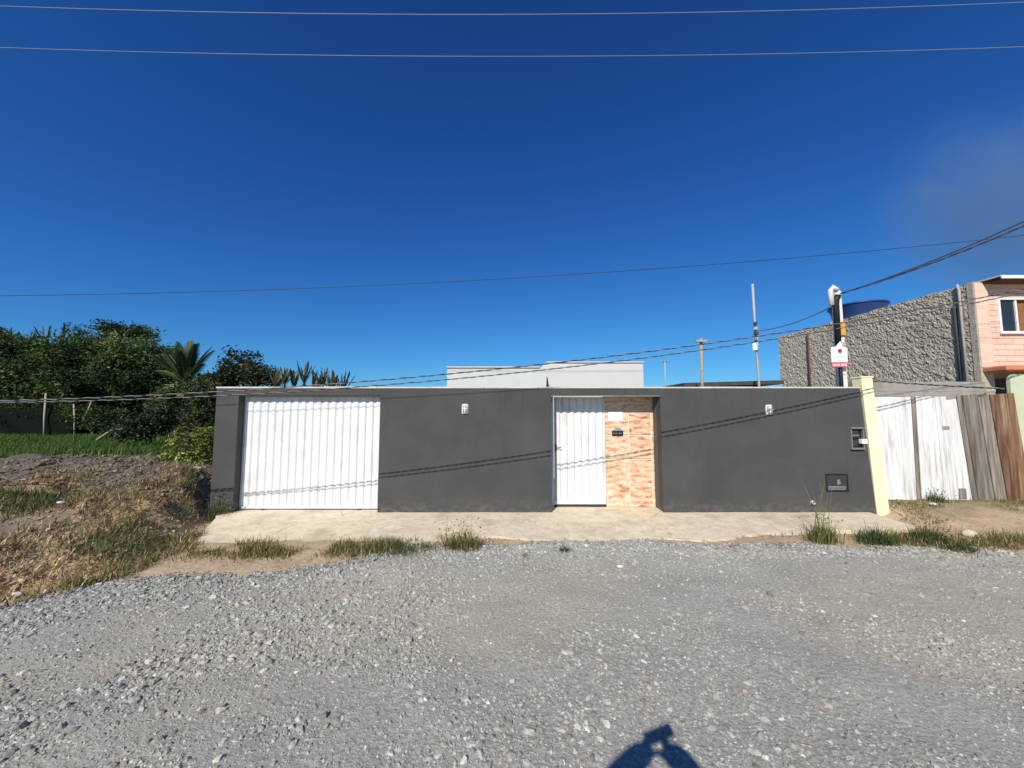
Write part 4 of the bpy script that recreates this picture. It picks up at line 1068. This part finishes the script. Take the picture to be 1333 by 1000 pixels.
shrub([px_ell(115, 540, 22.5, 28, 17), px_ell(140, 545, 22, 24, 16)], tuple(P(125, 568, 22)), 'dark shrub among the leaning sticks under the big tree', DK, [3, 3, 2, 3], csize=.4, leaf=(.14, .24))
shrub([px_ell(195, 550, 15.5, 24, 20), px_ell(170, 560, 15.2, 20, 14), px_ell(215, 545, 15.8, 16, 20)], tuple(P(195, 580, 15.5)), 'grey-green leafy shrub in front of the dead palm frond', [(.045, .06, .03), (.07, .085, .045), (.03, .04, .02)], [4, 3, 3])
shrub([px_ell(235, 512, 16, 24, 16), px_ell(215, 530, 16.5, 20, 18), px_ell(258, 508, 16.2, 16, 13)], tuple(P(232, 575, 16)), 'dark shrub below the palm fronds', DK, [3, 3, 2, 2])
shrub([px_ell(262, 535, 8.6, 18, 26), px_ell(272, 512, 8.8, 14, 14), px_ell(250, 560, 8.5, 16, 16)], tuple(P(262, 590, 8.6)), 'tall leafy shrub against the left end of the grey wall', [(.05, .065, .025), (.08, .09, .03), (.035, .045, .02)], [4, 3, 3], csize=.14, leaf=(.05, .1), trunk_r=.03)
shrub([px_ell(245, 578, 8.0, 22, 15), px_ell(268, 570, 7.9, 12, 14), px_ell(232, 590, 7.9, 18, 10), px_ell(258, 592, 7.8, 18, 10)], tuple(P(248, 600, 8.0)), 'bright yellow-green weed bush beside the left end of the wall', [LIME, (.17, .2, .04), OLIVE], [5, 3, 2], csize=.13, leaf=(.05, .11), trunk_r=.02)

# coconut palm
def frond(bm_l, tints, base, az, el, L, col, droop=1.0, wid=.5):
    pts = []; d = Vector((math.cos(az) * math.cos(el), math.sin(az) * math.cos(el), math.sin(el))); p = Vector(base)
    n = 14
    for i in range(n + 1):
        pts.append(p.copy()); p = p + d * (L / n); d = (d + Vector((0, 0, -.06 * droop * (i / n + .3)))).normalized()
    side = Vector((-math.sin(az), math.cos(az), 0))
    for i in range(1, n):
        q = pts[i]; t = (pts[i + 1] - pts[i]).normalized()
        for j in range(4):
            qq = pts[i].lerp(pts[i + 1], j / 4)
            for sgn in (-1, 1):
                ll = wid * math.sin(math.pi * min(1, .12 + .88 * i / n)) ** .6 * random.uniform(.85, 1.1)
                e = qq + (side * sgn * .8 + t * .7 + Vector((0, 0, -.35))).normalized() * ll
                w_ = t * .03
                k = len(bm_l.v); bm_l.v += [tuple(qq - w_), tuple(qq + w_), tuple(e)]; bm_l.f.append((k, k + 1, k + 2))
                c = [u * random.uniform(.75, 1.3) for u in col]; tints += [c, c, c]
    return pts
def palm():
    Y = 22.0
    c = P(241, 497, Y)
    t = empty('coconut_palm', (c.x, Y, .3), 'young coconut palm with arching fronds beside the big round tree', 'palm tree')
    bm = MB(); tn = []; rb = MB()
    specs = [(2.2, 1.15, 2.7), (3.7, 1.0, 2.6), (.55, 1.05, 2.5), (2.8, .8, 2.9), (.1, 1.2, 2.4), (2.6, 1.0, 2.7), (1.9, 1.3, 2.6), (.9, 1.25, 2.4), (.2, .95, 2.4), (3.4, .75, 2.6), (-.4, .65, 2.0), (2.9, .45, 2.6), (.5, .5, 1.8), (4.2, .8, 2.2), (5.2, .9, 2.2), (3.1, 1.2, 2.5), (4.7, 1.2, 2.3), (5.8, 1.1, 2.4)]
    for az, el, L in specs:
        col = random.choice([(.05, .075, .02), (.07, .095, .03), (.035, .055, .015)])
        rb.tube(frond(bm, tn, c, az, min(1.45, el * 1.15), L, col, 1.1), np.linspace(.03, .008, 15), 5)
    np_mesh('fronds', bm.v, bm.f, M['leaf'], t, tint=np.array(tn))
    rb.build('frond_ribs', M['banana_stem'], t)
    bm = MB(); tn = []; rb = MB()
    for az, el, L in ((3.3, -.1, 2.4), (2.9, .15, 2.4), (3.8, -.3, 2.0)):
        rb.tube(frond(bm, tn, c - Vector((.1, .1, .2)), az, el, L, (.21, .14, .075), 2.6), np.linspace(.03, .008, 15), 5)
    np_mesh('dead_fronds', bm.v, bm.f, M['leaf'], t, tint=np.array(tn))
    rb.build('frond_ribs', M['dry_stick'], t)
    MB().tube([(c.x + .1, Y, 0), (c.x + .05, Y, c.z * .5), (c.x, Y, c.z + .05)], [.2, .15, .13], 10).build('trunk', M['bark'], t, smooth=True)
palm()
# banana plants: pseudo-stem and big paddle leaves
def banana(px, pytop, Y, label, group, nleaf=5, cols=((.07, .10, .03), (.10, .12, .04)), spread=.5, L=1.5):
    tp = P(px, pytop, Y)
    t = empty('banana_plant', (tp.x, Y, .2), label, 'banana plant', group)
    zs = tp.z - L * .82
    MB().tube([(tp.x, Y, 0), (tp.x, Y, zs * .6), (tp.x, Y, zs)], [.13, .11, .07], 8).build('stem', M['banana_stem'], t, smooth=True)
    for i in range(nleaf):
        az = random.uniform(0, 6.28); el = random.uniform(.9, 1.45) if i else 1.45
        d = Vector((math.cos(az) * math.cos(el), math.sin(az) * math.cos(el) * .8, math.sin(el))); p = Vector((tp.x, Y, zs - .1))
        LL = L * random.uniform(.75, 1.05); n = 9; v = []; f = []
        tw = random.uniform(0, 6.28); sd = d.cross(Vector((math.cos(tw), math.sin(tw), .3))).normalized()
        for j in range(n + 1):
            u = j / n
            wd = .015 + .095 * LL / 1.5 * (math.sin(math.pi * min(1, max(0, (u - .15) / .85))) ** .7 if u > .15 else 0)
            ragged = random.uniform(.35, 1.1)
            nrm = sd.cross(d).normalized()
            v += [p - sd * wd * ragged + nrm * wd * .25, p, p + sd * wd * random.uniform(.35, 1.1) + nrm * wd * .25]
            p = p + d * (LL / n); d = (d + Vector((0, 0, -spread * .1 * u))).normalized()
        for j in range(n):
            a = j * 3; f += [(a, a + 1, a + 4, a + 3), (a + 1, a + 2, a + 5, a + 4)]
        c = np.array(random.choice(cols)) * random.uniform(.8, 1.25)
        np_mesh('banana_leaf', np.array([tuple(q) for q in v]), f, M['leaf'], t, tint=np.tile(c, (len(v), 1)))
ord_ = ['first', 'second', 'third', 'fourth', 'fifth', 'sixth', 'seventh', 'eighth', 'ninth']
for i, (px, py) in enumerate([(360, 480), (371, 474), (384, 479), (397, 473), (409, 482), (421, 480), (433, 484), (446, 484)]):
    banana(px, py, 16 + random.uniform(-.6, .6), f'{ord_[i]} from the left of the banana plants showing above the garage door', 'banana plants above the garage door', 9, ((.05, .06, .03), (.09, .085, .04), (.14, .11, .06), (.045, .065, .025)), .3, 1.1)
for i, (px, py) in enumerate([(8, 430), (36, 432), (64, 421), (82, 422)]):
    banana(px, py, 29, f'{ord_[i]} from the left of the banana plants poking above the left trees', 'banana plants above the left trees', 4, ((.06, .085, .03), (.09, .11, .045)), .5, 2.2)

# far fence of the field: posts, loose sticks, near-black sheet standing in for tree shade
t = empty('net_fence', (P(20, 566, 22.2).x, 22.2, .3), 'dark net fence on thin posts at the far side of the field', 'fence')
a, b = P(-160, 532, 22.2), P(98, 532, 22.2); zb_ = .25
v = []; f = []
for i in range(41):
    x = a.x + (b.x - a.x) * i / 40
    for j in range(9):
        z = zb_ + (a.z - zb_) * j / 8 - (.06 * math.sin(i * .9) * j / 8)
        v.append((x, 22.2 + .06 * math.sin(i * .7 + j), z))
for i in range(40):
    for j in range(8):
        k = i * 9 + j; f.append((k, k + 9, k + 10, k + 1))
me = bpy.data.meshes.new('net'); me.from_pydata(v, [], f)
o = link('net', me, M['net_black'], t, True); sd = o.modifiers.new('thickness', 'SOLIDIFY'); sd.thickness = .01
for px, y0 in ((-100, 520), (-20, 520), (60, 512)):
    q = P(px, y0, 22.0)
    MB().tube([(q.x + .1, 22.05, .1), (q.x + .04, 22.0, q.z * .5), (q.x, 22, q.z)], .05, 6).build('fence_post', M['dry_stick'], t, smooth=True)
def stick(p0, p1, Y, r, label):
    a, b = P(*p0, Y), P(*p1, Y)
    o = MB().tube([a, a.lerp(b, .5) + Vector((.03, 0, .02)), b], [r, r * .9, r * .7], 6).build('stick', M['dry_stick'], smooth=True)
    tag(o, label, 'stick', kind='thing')
stick((97, 568), (96, 526), 21.6, .05, 'upright bare stick under the big round tree')
stick((108, 548), (119, 523), 21.4, .04, 'short leaning stick right of the upright bare stick')
stick((126, 573), (157, 552), 17.5, .05, 'pale stick lying aslant in the grass before the shrubs')

# ------------------------------------------------------------------ litter and odd stones
def scrap(px, py, s, label, name='plastic_scrap', mat='plastic_scrap', cat='litter', flat=.35, z=None):
    g = G(px, py, 0.0)
    for _ in range(12): g = G(px, py, float(H(g.x, g.y)) if z is None else z)
    bm = bmesh.new(); bmesh.ops.create_icosphere(bm, subdivisions=2, radius=1)
    sd = random.random() * 50
    for vt in bm.verts:
        n_ = .7 + .75 * float(fbm(np.array(vt.co.x * 1.6 + sd), np.array(vt.co.y * 1.6 + vt.co.z * 1.3)))
        vt.co = Vector((vt.co.x * n_ * s, vt.co.y * n_ * s * .7, vt.co.z * n_ * s * flat))
    me = bpy.data.meshes.new(name); bm.to_mesh(me); bm.free()
    o = link(name, me, M[mat]); o.location = g + Vector((0, 0, s * flat * .6)); o.rotation_euler = (random.uniform(-.3, .3), random.uniform(-.3, .3), random.uniform(0, 6))
    tag(o, label, cat, kind='thing'); return o
scrap(255, 611, .09, 'white plastic scrap on the bank beside the wall end')
scrap(79, 655, .045, 'white crumpled scrap halfway up the earth bank')
scrap(14, 722, .11, 'pale crumpled scrap at the left edge of the straw', flat=.5)
scrap(178, 706, .10, 'pale concrete lump at the foot of the bank left of the pavement', 'rubble_lump', 'coping', 'rubble', .7)
scrap(1215, 657, .075, 'white plastic scrap lying before the white board gate', flat=.25)
scrap(1262, 698, .10, 'broken pale concrete lump at the right end of the pavement', 'rubble_lump', 'concrete', 'rubble', .5)
scrap(22, 776, .036, 'first from the left of pale stones at the road edge', 'pale_stone', 'coping', 'stone', .7)
scrap(60, 772, .03, 'pale stone at the road edge under the straw pile, right of another', 'pale_stone', 'coping', 'stone', .7)
scrap(432, 817, .035, 'whitish oblong stone lying in the gravel below the garage door', 'pale_stone', 'coping', 'stone', .5)
scrap(450, 783, .035, 'tan flat stone in the gravel below the garage door', 'tan_stone', 'concrete', 'stone', .5)
scrap(548, 832, .03, 'small white stone in the gravel below the grey wall middle', 'pale_stone', 'coping', 'stone', .6)
scrap(735, 852, .035, 'pale stone in the gravel nearly below the entrance door', 'pale_stone', 'coping', 'stone', .5)
scrap(977, 974, .018, 'small bright stone in the road right of the photographer shadow', 'pale_stone', 'coping', 'stone', .6)

# ------------------------------------------------------------------ the photographer: stands behind the camera and casts the shadow on the road
pr = empty('person', (0, -.42, 0), 'person in dark shirt and jeans holding up a phone with both hands', 'person')
def skin(name, pts, edges, root, mat, parent, sub=2):
    me = bpy.data.meshes.new(name)
    me.from_pydata([p[:3] for p in pts], edges, [])
    o = link(name, me, mat, parent)
    sm_ = o.modifiers.new('skin', 'SKIN'); sm_.use_smooth_shade = True
    ly = me.skin_vertices[0] if me.skin_vertices else None
    if ly is None:
        bm = bmesh.new(); bm.from_mesh(me); bm.verts.layers.skin.verify(); bm.to_mesh(me); bm.free(); ly = me.skin_vertices[0]
    for i, p in enumerate(pts):
        r = p[3] if hasattr(p[3], '__len__') else (p[3], p[3]); ly.data[i].radius = r
        ly.data[i].use_root = (i == root)
    ss = o.modifiers.new('subdivision', 'SUBSURF'); ss.levels = ss.render_levels = sub
    return o
gz = float(H(0, -.42)) 
B = [(0, -.42, .93, (.16, .11)), (0, -.42, 1.12, (.135, .10)), (0, -.42, 1.33, (.17, .11)), (0, -.41, 1.44, (.08, .07)), (0, -.40, 1.50, .052), (0, -.385, 1.57, (.072, .085)), (0, -.38, 1.65, (.078, .095)), (0, -.385, 1.70, (.055, .07)),
     (-.19, -.40, 1.40, .058), (-.40, -.14, 1.60, .085), (-.18, -.055, 1.735, .06),
     (.19, -.40, 1.40, .058), (.22, -.14, 1.50, .085), (.065, -.06, 1.735, .06),
     (-.10, -.42, .86, .095), (-.11, -.40, .48, .060), (-.12, -.44, .09, .040), (-.13, -.32, .035 + gz, (.04, .03)),
     (.10, -.42, .86, .095), (.12, -.40, .48, .060), (.13, -.44, .09, .040), (.15, -.32, .035 + gz, (.04, .03))]
E = [(0, 1), (1, 2), (2, 3), (3, 4), (4, 5), (5, 6), (6, 7), (2, 8), (8, 9), (9, 10), (2, 11), (11, 12), (12, 13), (0, 14), (14, 15), (15, 16), (16, 17), (0, 18), (18, 19), (19, 20), (20, 21)]
def hand(wr, tip_dir, side):
    i0 = len(B)
    B.append((wr[0] + tip_dir[0] * .05, wr[1] + tip_dir[1] * .05, wr[2] + tip_dir[2] * .05, (.034, .018)))
    return i0
for w_, sx in ((10, 1), (13, -1)):
    wr = Vector(B[w_][:3]); i0 = len(B)
    B.append((wr.x + sx * .055, wr.y + .012, wr.z + .032, (.055, .035))); E.append((w_, i0))
    for k in range(4):
        j = len(B); base_ = Vector(B[i0][:3])
        B.append((base_.x + sx * .012 + .012 * (k - 1.5), base_.y + .014, base_.z + .03 - .004 * k, .011)); E.append((i0, j))
        B.append((base_.x + sx * .028 + .012 * (k - 1.5), base_.y + .022, base_.z + .052 - .006 * k, .010)); E.append((j, j + 1))
    j = len(B); B.append((base_.x + sx * .045, base_.y + .006, base_.z - .018, .013)); E.append((i0, j))
    B.append((base_.x + sx * .085, base_.y + .012, base_.z - .012, .011)); E.append((j, j + 1))
skin('body', B, E, 0, M['skin'], pr)
S = [(0, -.42, .90, (.175, .125)), (0, -.42, 1.12, (.15, .115)), (0, -.42, 1.33, (.185, .125)), (0, -.41, 1.43, (.09, .08)), (-.19, -.40, 1.40, .074), (-.31, -.29, 1.48, .062), (.19, -.40, 1.40, .074), (.25, -.28, 1.45, .062)]
skin('shirt', S, [(0, 1), (1, 2), (2, 3), (2, 4), (4, 5), (2, 6), (6, 7)], 0, M['shirt'], pr)
T = [(0, -.42, .94, (.17, .12)), (-.10, -.42, .84, .108), (-.11, -.40, .48, .074), (-.12, -.43, .12, .058), (.10, -.42, .84, .108), (.12, -.40, .48, .074), (.13, -.43, .12, .058)]
skin('trousers', T, [(0, 1), (1, 2), (2, 3), (0, 4), (4, 5), (5, 6)], 0, M['jeans'], pr)
bm = bmesh.new(); bmesh.ops.create_uvsphere(bm, u_segments=20, v_segments=14, radius=1)
bmesh.ops.delete(bm, geom=[v for v in bm.verts if v.co.z < -.1 and v.co.y > -.35], context='VERTS')
for v in bm.verts: v.co = Vector((v.co.x * .09, v.co.y * .108, v.co.z * .115)) + Vector((0, -.39, 1.645))
me = bpy.data.meshes.new('hair'); bm.to_mesh(me); bm.free(); link('hair', me, M['hair'], pr, True)
for sx in (-1, 1):
    MB().tube([(sx * .03, -.292, 1.615), (sx * .03, -.285, 1.615)], .012, 10).build('eye', M['hair'], pr)
    MB().tube([(sx * .082, -.385, 1.63), (sx * .092, -.392, 1.60)], [.018, .012], 8).build('ear', M['skin'], pr, smooth=True)
MB().tube([(0, -.292, 1.60), (0, -.272, 1.575), (0, -.288, 1.565)], [.008, .014, .01], 8).build('nose', M['skin'], pr, smooth=True)
MB().tube([(-.025, -.297, 1.535), (0, -.290, 1.533), (.025, -.297, 1.535)], [.004, .007, .004], 6).build('mouth', M['maroon_pipe'], pr, smooth=True)
ph = empty('phone', (-.05, -.03, 1.8), 'black phone held sideways in both hands of the photographer', 'phone')
dirx = Vector((.142, -.005, .06)).normalized(); dz_ = Vector((-.06, 0, .142)).normalized(); c0 = Vector((-.046, -.03, 1.842))
hx, hz = dirx * .082, dz_ * .042; ty = Vector((0, .008, 0))
MB().hexa([c0 - hx - hz - ty, c0 + hx - hz - ty, c0 + hx - hz, c0 - hx - hz], [c0 - hx + hz - ty, c0 + hx + hz - ty, c0 + hx + hz, c0 - hx + hz]).build('phone_body', M['black_plastic'], ph, .003, seg=2)

# ------------------------------------------------------------------ thin smoke drifting beyond the pink house
def smoke():
    bm = bmesh.new(); bmesh.ops.create_icosphere(bm, subdivisions=3, radius=1)
    c = P(1312, 275, 150); R_ = (62, 26, 54)
    for v in bm.verts: v.co = Vector((v.co.x * R_[0], v.co.y * R_[1], v.co.z * R_[2]))
    me = bpy.data.meshes.new('smoke'); bm.to_mesh(me); bm.free()
    m = bpy.data.materials.new('smoke'); m.use_nodes = True; nt = m.node_tree; nt.nodes.clear(); L = nt.links.new
    out = N(nt, 'ShaderNodeOutputMaterial'); pv = N(nt, 'ShaderNodeVolumePrincipled')
    pv.inputs['Color'].default_value = (.44, .64, .86, 1); pv.inputs['Anisotropy'].default_value = .2
    tc = N(nt, 'ShaderNodeTexCoord'); mp = N(nt, 'ShaderNodeMapping'); mp.inputs['Scale'].default_value = [1 / r for r in R_]
    L(tc.outputs['Object'], mp.inputs['Vector'])
    ln = N(nt, 'ShaderNodeVectorMath', operation='LENGTH'); L(mp.outputs[0], ln.inputs[0])
    fo = N(nt, 'ShaderNodeMapRange'); fo.interpolation_type = 'SMOOTHSTEP'; fo.inputs[1].default_value = 1; fo.inputs[2].default_value = .1
    L(ln.outputs['Value'], fo.inputs[0])
    no = N(nt, 'ShaderNodeTexNoise', Scale=1.7, Detail=4, Roughness=.6, Distortion=.8); L(mp.outputs[0], no.inputs['Vector'])
    nr = N(nt, 'ShaderNodeMapRange'); nr.inputs[1].default_value = .3; nr.inputs[2].default_value = .75; L(no.outputs[0], nr.inputs[0])
    mu = N(nt, 'ShaderNodeMath', operation='MULTIPLY'); L(fo.outputs[0], mu.inputs[0]); L(nr.outputs[0], mu.inputs[1])
    m2 = N(nt, 'ShaderNodeMath', operation='MULTIPLY'); L(mu.outputs[0], m2.inputs[0]); m2.inputs[1].default_value = .055
    L(m2.outputs[0], pv.inputs['Density']); L(pv.outputs[0], out.inputs['Volume'])
    o = link('smoke', me, m); o.location = c
    tag(o, 'faint grey smoke drifting in the sky above the pink house', kind='stuff')
smoke()
